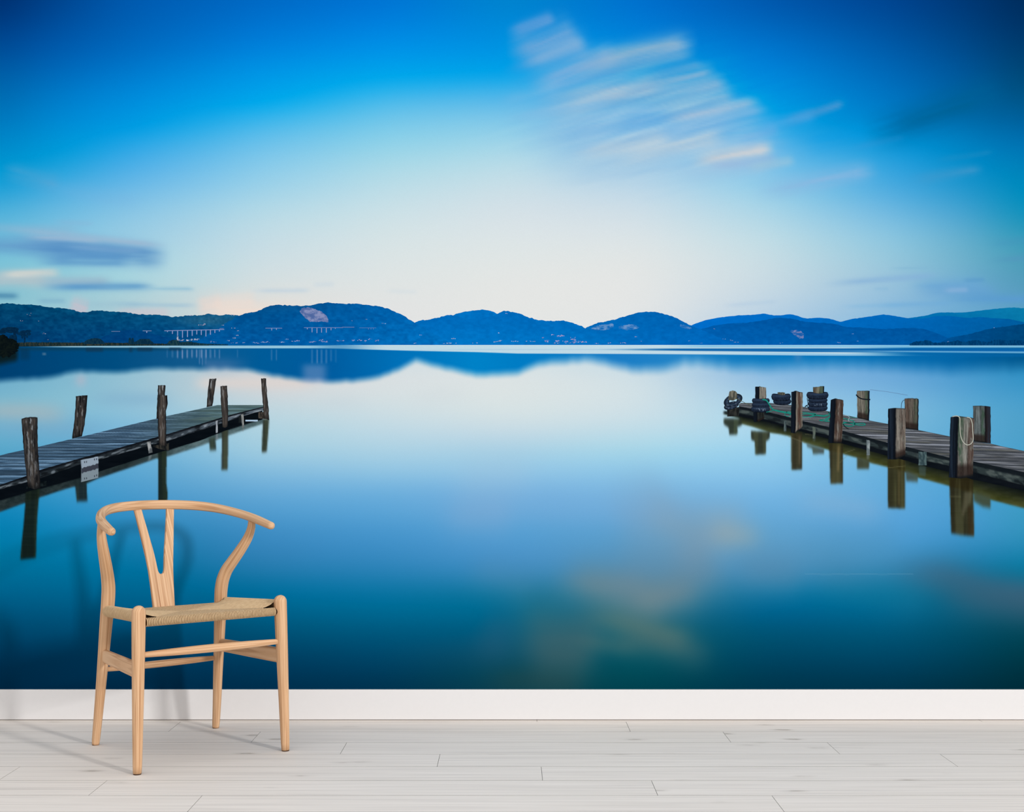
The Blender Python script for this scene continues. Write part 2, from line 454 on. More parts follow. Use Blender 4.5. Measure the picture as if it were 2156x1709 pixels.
# the big wind-combed cloud, right of centre
blobs = [
 (1130,268,1570,200,50,.50,(130,178,222)), (1200,342,1660,296,36,.50,(160,196,224)), (1075,140,1250,88,30,.45,(92,160,220)), (1140,190,1330,140,26,.42,(110,170,222)), (1300,290,1630,228,30,.38,(124,178,224)),
 (1078,70,1168,32,9,.80,(108,158,216)), (1085,114,1216,58,24,.72,(104,164,216)), (1112,127,1234,88,15,.72,(124,175,218)),
 (1135,182,1300,112,19,.72,(128,176,220)), (1220,138,1462,84,18,.85,(128,174,212)), (1275,115,1440,89,9,.45,(164,188,204)),
 (1290,145,1458,106,11,.62,(100,168,214)), (1165,226,1400,174,20,.82,(156,190,215)), (1335,188,1506,148,15,.75,(134,178,212)),
 (1370,162,1480,134,8,.6,(80,160,214)), (1368,214,1534,175,15,.75,(122,178,216)), (1395,232,1548,204,13,.68,(130,184,218)),
 (1412,252,1598,212,9,.75,(162,190,216)), (1430,268,1612,232,9,.6,(120,178,222)), (1060,215,1180,180,12,.36,(120,186,228)),
 (1080,250,1290,212,9,.4,(140,190,226)), (1130,300,1330,250,12,.34,(150,196,226)),
 (1230,328,1410,282,12,.72,(180,204,220)), (1310,336,1525,284,14,.75,(184,205,219)), (1470,338,1628,310,11,.85,(196,205,213)),
 (1500,350,1640,334,8,.6,(146,176,216)), (1440,366,1620,352,12,.42,(160,196,224)), (1560,300,1640,272,10,.36,(110,170,224)),
 (1655,258,1784,215,8,.66,(78,150,208)), (1600,268,1720,244,10,.38,(95,170,228)), (1580,356,1674,334,7,.7,(152,194,218)),
 (1610,402,1845,356,14,.62,(138,182,222)), (1800,310,1910,287,5,.26,(70,150,212)), (1925,380,2070,354,8,.42,(78,150,198)),
 (1980,337,2095,317,5,.34,(50,140,192)), (1850,272,2110,186,25,.50,(0,94,146)), (1900,262,2060,212,14,.28,(0,94,140)),
 (1700,300,1830,275,16,.30,(0,152,226)),
 # left side bands
 (10,360,128,390,13,.45,(95,166,212)), (100,392,300,430,12,.22,(120,180,226)), (118,466,200,470,4,.28,(140,180,215)),
 (-60,478,180,486,7,.36,(140,182,212)), (-120,510,170,526,11,.8,(100,156,204)), (30,500,350,538,9,.62,(112,162,206)),
 (70,524,350,538,15,.92,(90,148,200)), (95,546,275,547,9,.8,(90,150,202)), (40,486,345,516,5,.6,(160,186,212)), (60,498,215,508,4,.5,(165,188,214)), (150,520,300,528,4,.4,(130,172,212)),
 (-160,588,128,588,12,1.0,(172,196,205)), (10,576,128,574,5.5,.95,(204,212,210)), (90,590,235,595,8,.9,(156,190,208)),
 (108,603,325,606,6,.8,(98,158,204)), (318,607,410,609,3,.5,(128,182,212)), (-60,622,42,624,5,.7,(72,134,172)),
 (80,634,140,634,4,.4,(120,170,200)), (148,642,186,654,11,.85,(206,192,204)), (250,640,415,643,3,.5,(140,184,214)),
 (250,655,360,658,6,.75,(208,198,206)), (180,640,300,644,5,.35,(150,190,210)),
 (418,650,470,640,15,.85,(232,216,208)), (455,636,540,636,12,.7,(236,222,213)), (440,652,640,655,13,.8,(238,222,211)),
 (540,612,655,610,3.5,.5,(186,208,224)), (660,600,705,598,4,.4,(196,214,226)), (815,613,880,615,3,.35,(200,216,226)),
 # right side bands
 (1755,597,1975,578,4.5,.65,(132,175,214)), (1930,600,2075,598,9,.55,(104,164,210)), (1940,610,2100,614,9,.5,(100,158,208)),
 (2030,591,2075,589,3,.45,(84,148,196)), (1990,612,2040,611,4,.6,(138,176,214)), (2000,625,2260,628,8,.65,(88,152,206)),
 (1860,643,2010,638,4,.45,(108,168,214)), (1780,645,1900,642,3,.35,(118,176,218)), (2100,547,2260,536,5,.6,(82,148,186)),
 (1530,642,1640,634,3,.4,(170,198,222)), (1840,608,1872,608,2.5,.4,(120,172,212)), (1950,625,1990,624,3,.3,(120,172,212)),
 (2090,512,2200,500,6,.35,(70,145,185)), (1880,566,1960,562,2,.3,(120,172,205)),
]
for i, b in enumerate(blobs):
    A = stroke(A, GX, GY, *b, sd=i + 1)
# very fine wind streaks inside the big cloud
ang = math.radians(-15.5)
ps = GX * math.cos(ang) + GY * math.sin(ang); pn = -GX * math.sin(ang) + GY * math.cos(ang)
env = np.exp(-((GX - 1370) / 210) ** 2 - ((GY - 235) / 105) ** 2)
nz = (fbm(ps / 120.0, pn / 10.0, 91, 3) - 0.5)[..., None]
A = A + nz * env[..., None] * np.array([70, 38, 8])
SKYO = mural_mesh('printed_sky', GX, GY, A, MUR, 'printed blue evening sky fading to cream above the hills', layer=0)

# ------------------------------------------------------------------ lake
LAKE = {
 726: [(120,180,205),(130,190,212),(140,196,218),(175,208,222),(195,220,228),(205,224,229),(180,212,229),(150,200,226),(120,178,216),(80,155,196),(50,140,186)],
 790: [(110,172,203),(125,182,208),(148,194,214),(214,214,216),(218,224,227),(220,227,228),(206,222,229),(130,178,222),(100,160,212),(66,148,200),(40,138,190)],
 815: [(113,176,206),(130,188,210),(152,196,215),(215,215,217),(218,226,228),(221,228,228),(210,225,229),(150,194,225),(112,172,216),(78,154,204),(58,148,196)],
 850: [(124,190,212),(140,196,214),(150,200,220),(196,216,225),(210,224,228),(218,228,228),(209,224,230),(158,205,230),(128,184,220),(88,164,206),(72,156,200)],
 880: [(116,184,214),(122,184,214),(136,192,221),(184,216,228),(202,222,230),(212,226,229),(202,222,230),(168,214,234),(122,184,218),(92,168,208),(75,156,196)],
 910: [(104,178,210),(108,178,213),(124,186,221),(176,214,229),(190,218,231),(198,218,229),(188,219,231),(170,214,236),(116,180,215),(90,166,208),(74,155,196)],
 950: [(88,168,204),(94,170,210),(108,180,221),(164,209,229),(172,211,230),(166,208,229),(165,215,232),(148,206,236),(110,178,218),(85,164,210),(72,156,196)],
 990: [(70,158,200),(80,165,210),(93,171,216),(136,193,228),(150,201,230),(150,200,230),(142,200,233),(142,198,232),(100,172,216),(80,162,212),(68,156,198)],
 1036:[(40,146,195),(58,155,206),(80,161,213),(106,176,224),(108,176,223),(118,176,222),(120,180,223),(118,182,227),(98,170,217),(76,158,208),(62,154,194)],
 1080:[(12,134,188),(34,144,199),(60,150,206),(84,162,216),(92,166,217),(110,170,217),(112,170,216),(104,170,216),(92,164,217),(72,154,205),(56,150,188)],
 1120:[(0,128,178),(14,134,186),(36,140,194),(66,148,206),(72,152,208),(85,160,212),(92,160,206),(96,160,202),(82,158,213),(64,146,198),(50,145,185)],
 1164:[(0,122,166),(0,124,172),(16,128,178),(56,139,197),(60,142,198),(78,150,205),(88,150,190),(92,152,192),(70,148,198),(40,130,180),(30,130,172)],
 1207:[(0,112,156),(0,114,160),(-10,118,166),(36,129,182),(40,131,184),(60,138,190),(80,140,176),(74,140,184),(48,128,172),(10,112,152),(-10,116,152)],
 1249:[(0,100,144),(0,103,148),(-10,106,152),(-10,116,165),(8,118,165),(15,116,152),(76,128,150),(12,115,160),(-20,112,150),(20,100,135),(34,98,128)],
 1292:[(0,86,128),(0,88,130),(0,92,136),(0,104,148),(-10,106,148),(-10,105,145),(40,106,126),(-10,94,140),(0,99,140),(10,88,116),(20,80,102)],
 1335:[(0,72,110),(0,74,112),(0,77,118),(0,87,126),(0,88,126),(0,88,122),(10,92,110),(0,82,114),(0,84,117),(0,74,98),(0,67,84)],
 1377:[(0,60,97),(0,61,99),(0,64,102),(0,71,110),(0,74,110),(18,80,105),(0,84,100),(0,70,100),(0,72,104),(0,64,88),(0,57,70)],
 1420:[(0,50,83),(0,52,86),(0,54,90),(0,58,95),(0,60,92),(2,70,86),(0,75,86),(0,58,84),(0,58,86),(0,54,74),(0,47,60)],
 1454:[(0,44,74),(0,46,77),(0,48,80),(0,50,82),(0,50,78),(14,64,78),(0,65,77),(0,52,74),(0,50,72),(0,46,62),(0,42,54)],
}
lx = np.arange(PX0, PX1 + 1, 2.0); ly = np.r_[np.arange(725.0, 800, 1.0), np.arange(800, 1453, 2.0), PY1]
LX, LY = np.meshgrid(lx, ly)
yu = np.arange(725.0, 1455, 2.0)
Bu = field(COLS, LAKE, lx, yu)
Bu = gblur(gblur(Bu, 9, 0), 22, 1)
B = np.empty(LX.shape + (3,))
fi = np.clip((ly - 725.0) / 2.0, 0, len(yu) - 1.001); i0 = fi.astype(int); ft = (fi - i0)[:, None, None]
B = Bu[i0] * (1 - ft) + Bu[np.minimum(i0 + 1, len(yu) - 1)] * ft

# reflected wisps low in the water
refl = [
 (1300,1100,1420,1060,40,.30,(128,160,190)), (1360,1085,1560,1125,30,.50,(134,160,178)), (1500,1122,1600,1128,16,.48,(168,170,160)),
 (1430,1150,1500,1160,22,.30,(130,158,178)), (1200,1215,1420,1275,22,.55,(118,138,142)), (1180,1235,1360,1226,14,.25,(118,138,148)),
 (1330,1265,1470,1240,20,.50,(118,138,140)), (1250,1290,1460,1355,16,.62,(104,126,112)), (1090,1330,1270,1345,36,.55,(82,110,112)),
 (1120,1390,1240,1400,34,.45,(66,96,100)), (1300,1350,1500,1380,18,.45,(84,112,112)), (1230,1350,1340,1368,10,.35,(100,122,112)),
 (1030,1430,1230,1440,16,.45,(38,72,74)), (1400,1250,1520,1200,26,.35,(110,136,150)), (1290,1200,1500,1190,40,.28,(110,140,165)),
 (940,1075,1080,1085,24,.35,(132,170,214)), (960,1010,1120,995,26,.25,(160,196,222)), (1680,1052,1860,1082,16,.42,(134,176,212)),
 (1000,1190,1120,1250,22,.25,(90,140,176)), (1010,1325,1080,1345,30,.4,(50,98,126)),
 (1900,1205,2260,1262,20,.58,(70,100,128)), (1960,1235,2260,1285,22,.5,(50,92,116)), (1720,1215,1960,1260,24,.28,(50,122,160)),
 (1690,1170,1900,1150,30,.25,(66,140,182)), (1480,1090,1580,1075,16,.22,(140,170,190)), (1560,1200,1690,1215,24,.4,(82,136,172)),
 (-40,864,140,872,11,.75,(172,184,188)), (-40,900,220,905,10,.5,(116,172,210)), (190,838,360,842,8,.55,(118,174,212)),
 (680,850,760,846,8,.3,(196,212,222)), (870,835,980,830,12,.25,(205,216,222)),
]
for i, b in enumerate(refl):
    bb = list(b); g_ = sum(bb[6]) / 3; bb[4] *= 1.3; bb[5] *= .92
    bb[6] = tuple(g_ + (c_ - g_) * .85 for c_ in bb[6])
    B = stroke(B, LX, LY, *bb, streak=0.25, sd=200 + i)
B = gblur(gblur(B, 9.0, 1), 4.0, 0)

def comp(mask, col):
    global B
    k = np.clip(mask, 0, 1)[..., None]
    B = B * (1 - k) + np.asarray(col, float) * k

# pinkish reflected cloud strip at the left
comp(0.75 * np.exp(-((LY - 806) / 15) ** 2) * sst(LX, 395, 440) * (1 - sst(LX, 620, 690)), (222, 214, 210))
comp(0.5 * np.exp(-((LY - 800) / 14) ** 2 - ((LX - 170) / 12) ** 2), (190, 185, 200))

# hill reflection
hb = np.array([(-300,806),(0,803),(100,795),(170,781),(240,785),(300,779),(345,776),(420,778),(460,776),(520,778),(560,788),(600,794),(640,800),(690,803),(725,803),
 (770,799),(820,787),(850,772),(875,759),(900,766),(950,777),(1000,789),(1050,787),(1090,784),(1130,769),(1160,762),(1200,760),(1232,756),(1270,764),
 (1310,774),(1350,780),(1400,777),(1440,764),(1470,763),(1500,768),(1550,774),(1600,775),(1700,770),(1800,769),(1900,774),(2000,780),(2156,774),(2456,774)], float)
hx = np.interp(lx, hb[:, 0], hb[:, 1]) + (vn(lx / 14.0, lx * 0, 5) - .5) * 3
hc = np.array([(-300,0,60,108),(0,0,64,114),(240,0,78,130),(400,18,90,142),(550,0,92,154),(690,0,92,160),(850,0,114,186),(1000,0,130,200),(1100,0,124,196),
 (1300,10,116,194),(1440,10,118,192),(1600,0,114,185),(1800,0,108,178),(2000,0,98,164),(2156,0,84,138),(2456,0,80,130)], float)
hcol = np.stack([np.interp(lx, hc[:, 0], hc[:, i]) for i in (1, 2, 3)], -1)
soft = np.interp(lx, [700, 1120, 1440, 1600, 2456], [11, 15, 20, 24, 24])
k = 1 - sst(LY, hx[None] - soft[None] * 1.0, hx[None] + soft[None] * 0.9)
fade = np.interp(lx, [1100, 1240, 1440, 1560, 2456], [1, .95, .85, .92, 1])
B = B * (1 - (k * fade)[..., None]) + hcol[None] * (k * fade)[..., None]
B = gblur(B, 1.2, 1)
# quarry, tree and pier reflections
comp(.42 * np.exp(-((LX - 662) / 26) ** 4 - ((LY - 786) / 20) ** 4), (160, 166, 205))
comp(.30 * np.exp(-((LX - 1680) / 9) ** 2 - ((LY - 745) / 16) ** 2), (150, 150, 190))
comp(.30 * sst(LX, 420, 440) * (1 - sst(LX, 470, 540)) * np.exp(-((LY - 768) / 14) ** 2), (130, 140, 180))
for px, y1, a in [(352,752,.2),(363,752,.4),(373.5,753,.7),(384,754,.75),(394.5,753,.75),(404.5,752,.7),(414,752,.65),(424,753,.65),(433.5,753,.75),(443,753,.65),(452.5,752,.5),(462,754,.4),
                  (571.5,758,.35),(582,758,.3),(657,764,.45),(667.5,764,.55),(677,764,.55),(687,764,.55),(697,760,.4),(707,762,.25),(500,752,.2),(420,766,.35),(426,768,.35),(433,766,.3)]:
    comp(a * np.exp(-((LX - px) / 1.2) ** 2) * sst(LY, 733, 738) * (1 - sst(LY, y1 - 3, y1 + 4)), (150, 165, 205))
# bright calm strip under the far shore
def hstrip(y0f, y1f, x0, x1, col, a, ew=1.5, fx=60):
    y0 = np.interp(lx, *zip(*y0f))[None]; y1 = np.interp(lx, *zip(*y1f))[None]
    m = sst(LY, y0 - ew, y0 + ew) * (1 - sst(LY, y1 - ew, y1 + ew)) * sst(LX, x0, x0 + fx) * (1 - sst(LX, x1 - fx, x1))
    comp(m * a, col)
hstrip([(0, 728.6), (330, 727.6), (2456, 726)], [(0, 730.4), (200, 731.3), (330, 733), (2456, 733)], 40, 760, (158, 205, 226), .95, .8, 120)
hstrip([(0, 725), (2456, 725)], [(600, 733), (720, 734), (860, 738), (1000, 741), (1090, 744), (1350, 745), (1500, 746), (1700, 748), (1900, 749)], 640, 1940, (196, 220, 230), .97, 1.1, 180)
hstrip([(0, 725.5), (2456, 726)], [(0, 731.5), (2456, 731.5)], 1380, 2700, (132, 192, 224), .9, 1.0, 120)
hstrip([(0, 735), (2456, 735)], [(0, 736.4), (2456, 736.4)], 800, 1500, (150, 190, 220), .6, 1.0, 250)
hstrip([(1200, 734.6), (1400, 733.4), (2456, 732.5)], [(1200, 736.5), (1400, 738), (1500, 739), (1700, 741), (2456, 744)], 1240, 2700, (10, 96, 166), .95, 1.0, 200)
hstrip([(1500, 741), (1700, 743.5), (1950, 747.0), (2456, 752)], [(1500, 746), (1700, 747.5), (1950, 749.2), (2456, 753)], 1480, 2000, (120, 184, 224), .7, 1.2, 250)
hstrip([(1600, 736.6), (2456, 741.5)], [(1600, 738), (2156, 743.5), (2456, 744)], 1640, 2700, (120, 182, 218), .8, .9, 300)
hstrip([(1700, 744), (2456, 745)], [(1700, 750), (2456, 752)], 1800, 2700, (6, 98, 165), .5, 2, 300)
# dark shore reflection at the left
comp(.75 * (1 - sst(LY, 733, 742)) * (1 - sst(LX, 300, 440)) * sst(LY, 730.5, 732), (10, 62, 92))
for x0, x1, yb in [(180, 218, 741), (271, 280, 742), (288, 322, 740), (355, 382, 738)]:
    comp(.6 * sst(LX, x0 - 2, x0 + 4) * (1 - sst(LX, x1 - 4, x1 + 2)) * sst(LY, 730.5, 732) * (1 - sst(LY, yb - 4, yb + 3)), (20, 52, 78))
comp(.92 * (1 - sst(LX, 30, 44)) * (1 - sst(LY + LX * .22, 757, 776)), (12, 28, 30))
comp(.45 * sst(LX, 40, 46) * (1 - sst(LX, 56, 68)) * (1 - sst(LY, 750, 764)) * sst(LY, 732, 735), (8, 48, 76))
comp(.5 * np.exp(-((LX - 93) / 4) ** 4 - ((LY - 745) / 3) ** 4), (120, 140, 160))

# ---- jetty and post reflections
def soft_poly(poly, col, vb=2.0, hbw=0.8, a=0.96, noise=None):
    """col: rgb or function(x, y); vertical softness vb, horizontal softness hbw (photo px)."""
    global B
    P = np.array(poly, float)
    x0, x1 = P[:, 0].min() - 14, P[:, 0].max() + 14; y0, y1 = P[:, 1].min() - 6 * vb - 6, P[:, 1].max() + 6 * vb + 6
    jx = np.where((lx >= x0) & (lx <= x1))[0]; jy = np.where((ly >= y0) & (ly <= y1))[0]
    if len(jx) < 2 or len(jy) < 2: return
    sl = (slice(jy[0], jy[-1] + 1), slice(jx[0], jx[-1] + 1))
    X, Y = LX[sl], LY[sl]
    m = np.zeros(X.shape)
    for ox in (-.66, 0, .66):
        for oy in (-.66, 0, .66):
            m += inpoly(X + ox, Y + oy, poly)
    m /= 9
    if vb > 0: m = gblur(m, max(vb / 2, .3), 0)
    if hbw > 0: m = gblur(m, max(hbw / 2, .25), 1)
    c = col(X, Y) if callable(col) else np.asarray(col, float)
    kk = (m * a)[..., None]
    B[sl] = B[sl] * (1 - kk) + c * kk

def zl(z): return [(x / 3.593, 770 + y / 3.593) for x, y in z]          # left jetty crop
def zr(z): return [(1500 + x / 3.2866, 780 + y / 3.2866) for x, y in z] # right jetty crop

def reflcol(base, hi, sd, sxs=5.0):
    base = np.array(base, float); hi = np.array(hi, float); base = base + (hi - base) * .14; hi = (base + (hi - base) * .62) * np.array([.84, .90, .84])
    def f(X, Y):
        n = sst(fbm(X / (sxs * 1.5), Y / 160.0, sd, 3), .35, .75)[..., None]
        g = (vn(X / 3000.0, Y / 2.2, sd + 9) - .5)[..., None] * 5
        return base + (hi - base) * n + g
    return f

# left posts' reflections
LR = [
 (zl([(195,930),(302,925),(290,1050),(282,1150),(276,1300),(272,1452),(152,1466),(165,1320),(178,1200),(190,1050)]), (16,26,24), (48,58,46), 3.0),
 (zl([(565,880),(655,860),(658,960),(662,1022),(580,1026),(574,960)]), (22,34,40), (62,72,66), 3.5),
 (zl([(1195,640),(1262,640),(1258,880),(1268,960),(1266,1060),(1196,1060),(1196,900)]), (20,30,28), (54,62,50), 1.0),
 (zl([(1580,550),(1628,540),(1637,636),(1588,640)]), (36,48,48), (78,86,74), 3.5),
 (zl([(1676,470),(1727,470),(1727,590),(1722,786),(1674,788),(1678,600)]), (40,46,42), (92,92,74), 3.0),
 (zl([(1990,400),(2036,395),(2030,500),(2018,650),(1979,654),(1984,520)]), (38,46,40), (84,86,68), 3.0),
]
LRB = zl([(-1200,1480),(-600,1330),(0,1105),(310,992),(500,930),(660,888),(745,850),(1000,765),(1190,698),(1275,684),(1500,612),(1730,525),(1990,436),(2005,425),
          (1990,400),(1730,440),(1270,560),(745,700),(300,800),(0,900),(-1200,1320)])
def lbandcol(X, Y):
    # bottom stringer mirrored in the water: dark under the deck, greener towards its lower edge
    zx = X * 3.593; zy = (Y - 770) * 3.593
    lo = np.interp(zx, [-1200, 0, 310, 660, 745, 1190, 1275, 1730, 2000], [1480, 1105, 992, 888, 850, 698, 684, 525, 432])
    th = np.interp(zx, [0, 300, 740, 1270, 1730, 2000], [85, 62, 52, 44, 40, 32])
    t = sst(zy, lo - th - 6, lo - th + 6)[..., None]
    n = fbm(zx / 30.0, (zy - lo) / 14.0, 17, 3)[..., None]
    far = sst(zx, 900, 1500)[..., None]
    dark = np.array([5, 12, 18.]) + n * 5
    grn = (np.array([22, 34, 36.]) + n * 30) * (1 - far) + (np.array([58, 80, 84.]) + n * 42) * far
    return dark * (1 - t) + grn * t
soft_poly(LRB, lbandcol, 1.6, 1.2, 1.0)
for poly, b0, b1, vb in LR: soft_poly(poly, reflcol(b0, b1, int(b0[0] * 7 + poly[0][0])), vb, 1.0, .97)
soft_poly(zl([(1856,408),(1953,407),(1935,421),(1858,419)]), (176, 200, 222), .8, .8, .95)
soft_poly(zl([(1838,470),(1846,470),(1842,492),(1832,494)]), (120, 128, 128), 1, .8, .7)
soft_poly(zl([(1634,500),(1648,498),(1646,555),(1634,562)]), (120, 130, 136), 1, .8, .85)
soft_poly(zl([(1128,660),(1150,655),(1142,700),(1120,726)]), (112, 124, 128), 1.2, .9, .8)

# right jetty: olive water shadow, then the posts
RRB = zr([(75,300),(185,330),(190,366),(270,386),(400,430),(470,440),(545,456),(640,500),(700,520),(800,548),(900,576),(1000,602),(1100,640),(1215,668),
          (1340,704),(1430,742),(1640,798),(1800,850),(1920,892),(2156,952),(3000,1160),(3000,940),(2156,760),(1640,640),(1215,540),(900,450),(630,400),(370,330),(190,285),(80,280)])
def rbandcol(X, Y):
    zx = (X - 1500) * 3.2866; zy = (Y - 780) * 3.2866
    lo = np.interp(zx, [80, 190, 400, 640, 900, 1215, 1430, 1640, 1920, 2156, 3000], [330, 366, 430, 500, 576, 668, 742, 798, 892, 952, 1160])
    th = np.interp(zx, [0, 400, 900, 1400, 2156, 3000], [45, 80, 110, 130, 150, 170])
    t = sst((lo - zy) / th, -.05, 1.0)[..., None]
    n = fbm(zx / 60.0, zy / 18.0, 27, 3)[..., None]
    a = np.array([66, 70, 34.]) + (n - .5) * 26
    b = np.array([14, 20, 22.]) + (n - .5) * 12
    far = (1 - sst(zx, 300, 900))[..., None]
    a = a * (1 - .25 * far) + np.array([80, 98, 78.]) * .25 * far
    return a * (1 - t) + b * t
soft_poly(RRB, rbandcol, 1.8, 1.4, 1.0)
RR = [
 (zr([(80,330),(205,330),(206,372),(190,385),(172,390),(176,425),(168,444),(116,444),(112,395),(80,372),(76,352)]), (34,42,34), (84,90,72), 3.0),
 (zr([(266,418),(398,420),(396,470),(372,490),(370,578),(296,582),(292,490),(268,478)]), (34,40,30), (92,90,66), 2.6),
 (zr([(544,430),(622,430),(620,684),(546,688)]), (36,34,22), (104,90,62), 2.4),
 (zr([(650,505),(775,540),(772,574),(695,578),(690,540),(655,525)]), (62,74,74), (92,100,92), 3.0),
 (zr([(806,500),(903,500),(903,780),(816,784),(812,640)]), (34,32,20), (108,94,60), 2.6),
 (zr([(1000,590),(1086,620),(1084,680),(1000,680)]), (52,54,38), (92,92,72), 3.0),
 (zr([(1213,610),(1334,600),(1333,955),(1214,950)]), (34,32,16), (106,94,58), 2.8),
 (zr([(1338,690),(1424,720),(1420,770),(1340,764)]), (60,72,66), (92,100,88), 3.5),
 (zr([(1638,735),(1804,735),(1806,900),(1812,1146),(1720,1138),(1652,1124),(1644,900)]), (30,26,12), (96,86,58), 3.4),
 (zr([(1806,830),(1926,870),(1925,952),(1870,940),(1810,905)]), (58,68,52), (88,94,76), 4.0),
]
for i, (poly, b0, b1, vb) in enumerate(RR): soft_poly(poly, reflcol(b0, b1, 40 + i * 3, 6.0), vb, 1.0, .95)
soft_poly(zr([(1765,940),(1806,930),(1812,1140),(1770,1130)]), reflcol((44,28,16), (74,54,36), 77), 2.5, 1.5, .45)
soft_poly(zr([(1745,840),(1800,835),(1790,900),(1755,960),(1735,1010),(1725,1000),(1740,900)]), reflcol((92,88,70), (136,132,112), 78), 3, 2, .55)
soft_poly(zr([(866,520),(880,520),(876,700),(862,690)]), (150, 128, 86), 3, 1, .4)
soft_poly(zr([(1283,690),(1300,690),(1298,930),(1282,930)]), (128, 112, 70), 3, 1.2, .35)
soft_poly(zr([(596,450),(610,450),(606,650),(598,650)]), (134, 116, 92), 3, 1, .4)
soft_poly(zr([(1068,560),(1088,560),(1084,612),(1068,614)]), (116, 124, 120), 1.5, 1, .55)
soft_poly(zr([(1428,655),(1478,660),(1474,735),(1430,720)]), (64, 84, 84), 2, 1, .55)
soft_poly(zr([(694,450),(712,455),(710,490),(696,488)]), (76, 90, 84), 1.5, 1, .6)
soft_poly(zr([(494,400),(510,404),(508,430),(496,428)]), (70, 86, 80), 1.5, 1, .6)
soft_poly(zr([(232,305),(262,312),(262,326),(232,318)]), (176, 208, 226), .7, .6, .9)
for (xa, ya, xb, yb) in [(1216,672,1335,660),(640,440,690,445),(905,572,985,545),(880,640,930,590),(525,455,640,500),(1640,870,1720,872)]:
    (p0, p1) = zr([(xa, ya), (xb, yb)])
    soft_poly([(p0[0], p0[1] - .7), (p1[0], p1[1] - .7), (p1[0], p1[1] + .7), (p0[0], p0[1] + .7)], (120, 118, 84), .6, .4, .5)
for x0 in np.arange(1695, 1920, 6.0):
    soft_poly([(x0, 1207.2 + vn(x0 / 20., 0) * 1.5), (x0 + 6, 1207.2 + vn((x0 + 6) / 20., 0) * 1.5), (x0 + 6, 1208.5 + vn((x0 + 6) / 20., 0) * 1.5), (x0, 1208.5 + vn(x0 / 20., 0) * 1.5)], (120, 165, 190), .4, .4, .35)
LAKEO = mural_mesh('printed_lake', LX, LY, B, MUR, 'printed glassy blue lake water mirroring sky, hills and jetties', layer=0)

# ------------------------------------------------------------------ hills, printed one in front of the other
def hill(name, prof, base, ctop, cbot, sd, label, rough=1.2, tex=.10, step=1.5, parent=None, extra=None, freq=5.0):
    P = np.array(prof, float)
    x = np.arange(P[0, 0], P[-1, 0] + step, step)
    # smooth the traced ridge, then add the tree-line
    y = np.interp(x, P[:, 0], P[:, 1])
    yp = gblur(y, 3.0, 0)
    yp[0], yp[-1] = y[0], y[-1]
    yp = yp + (vn(x / freq, x * 0, sd) - .5) * 2 * rough + (vn(x / 2.0, x * 0, sd + 3) - .5) * rough * .8
    yb = np.interp(x, *zip(*base)) if isinstance(base, list) else np.full_like(x, base)
    yp = np.minimum(yp, yb)
    n = 52
    t = np.linspace(0, 1, n)[:, None]
    Y = yp[None] * (1 - t) + yb[None] * t
    X = np.repeat(x[None], n, 0)
    ct = np.stack([np.interp(x, [c[0] for c in ctop], [c[i] for c in ctop]) for i in (1, 2, 3)], -1)[None]
    cb = np.stack([np.interp(x, [c[0] for c in cbot], [c[i] for c in cbot]) for i in (1, 2, 3)], -1)[None]
    tt = np.clip((Y - yp.min()) / max(726 - yp.min(), 1), 0, 1)[..., None]
    Cc = ct * (1 - tt) + cb * tt
    nz = (fbm(X / 9.0, Y / 5.0, sd, 4) - .5)[..., None] * 2
    Cc = Cc * (1 + nz * tex) + np.array([6, 8, 4.]) * nz * (tex / .1)
    if extra: Cc = extra(X, Y, Cc)
    return mural_mesh(name, X, Y, Cc, parent or MUR, label)

def z5(z): return [(1436 + x / 2.994, 610 + y / 2.994) for x, y in z]
def z4(z): return [(720 + x / 2.994, 610 + y / 2.994) for x, y in z]
def z3(z): return [(x / 2.994, 610 + y / 2.994) for x, y in z]
BASE = 726.0
hill('printed_hill', z5([(1380,190),(1425,178),(1520,166),(1620,141),(1700,143),(1800,141),(1900,128),(1990,118),(2090,110),(2156,116),(2600,150),(3080,150)]), BASE,
     [(1880,0,110,180),(2156,10,122,168)], [(1880,0,100,175),(2156,0,105,155)], 31, 'palest far ridge at the right edge of the print', .4, .025)
hill('printed_hill', z5([(0,262),(60,222),(150,190),(250,172),(360,160),(460,157),(520,148),(580,162),(620,160),(690,152),(740,168),(780,182),(870,175),(930,180),(1000,204),(1060,185),(1160,172),
     (1270,154),(1340,165),(1430,180),(1500,184),(1600,166),(1700,166),(1800,178),(1880,170),(1950,178),(2050,182),(2120,195),(2156,205),(2500,300),(3080,320)]), BASE,
     [(1436,0,110,204),(1700,0,106,194),(1890,0,102,184),(2156,0,92,158)], [(1436,0,106,198),(1890,0,98,178),(2156,0,86,148)], 32, 'mid blue ridge with several rounded summits behind the right hand hills', .4, .025)
hill('printed_hill', z4([(640,220),(670,175),(710,155),(760,140),(830,130),(890,124),(930,127),(980,150),(1040,190),(1100,240)]), BASE,
     [(930,0,112,192),(1090,0,112,194)], [(930,0,112,192),(1090,0,112,194)], 33, 'small paler summit peeping over the middle hill', .6, .06)
hill('printed_hill', z5([(-20,300),(60,260),(130,245),(200,225),(300,212),(400,208),(500,195),(580,178),(620,175),(680,180),(780,202),(870,208),(950,212),(1040,235),(1160,238),(1260,248),(1350,243),(1460,240),(1530,248),
     (1600,270),(1660,297),(1720,320),(1760,345)]), BASE,
     [(1436,0,88,166),(1700,0,82,156),(2000,0,78,148)], [(1436,0,100,182),(1700,0,92,170),(2000,0,86,158)], 34, 'long darker blue hill with a pale quarry scar, right of centre', .6, .045)
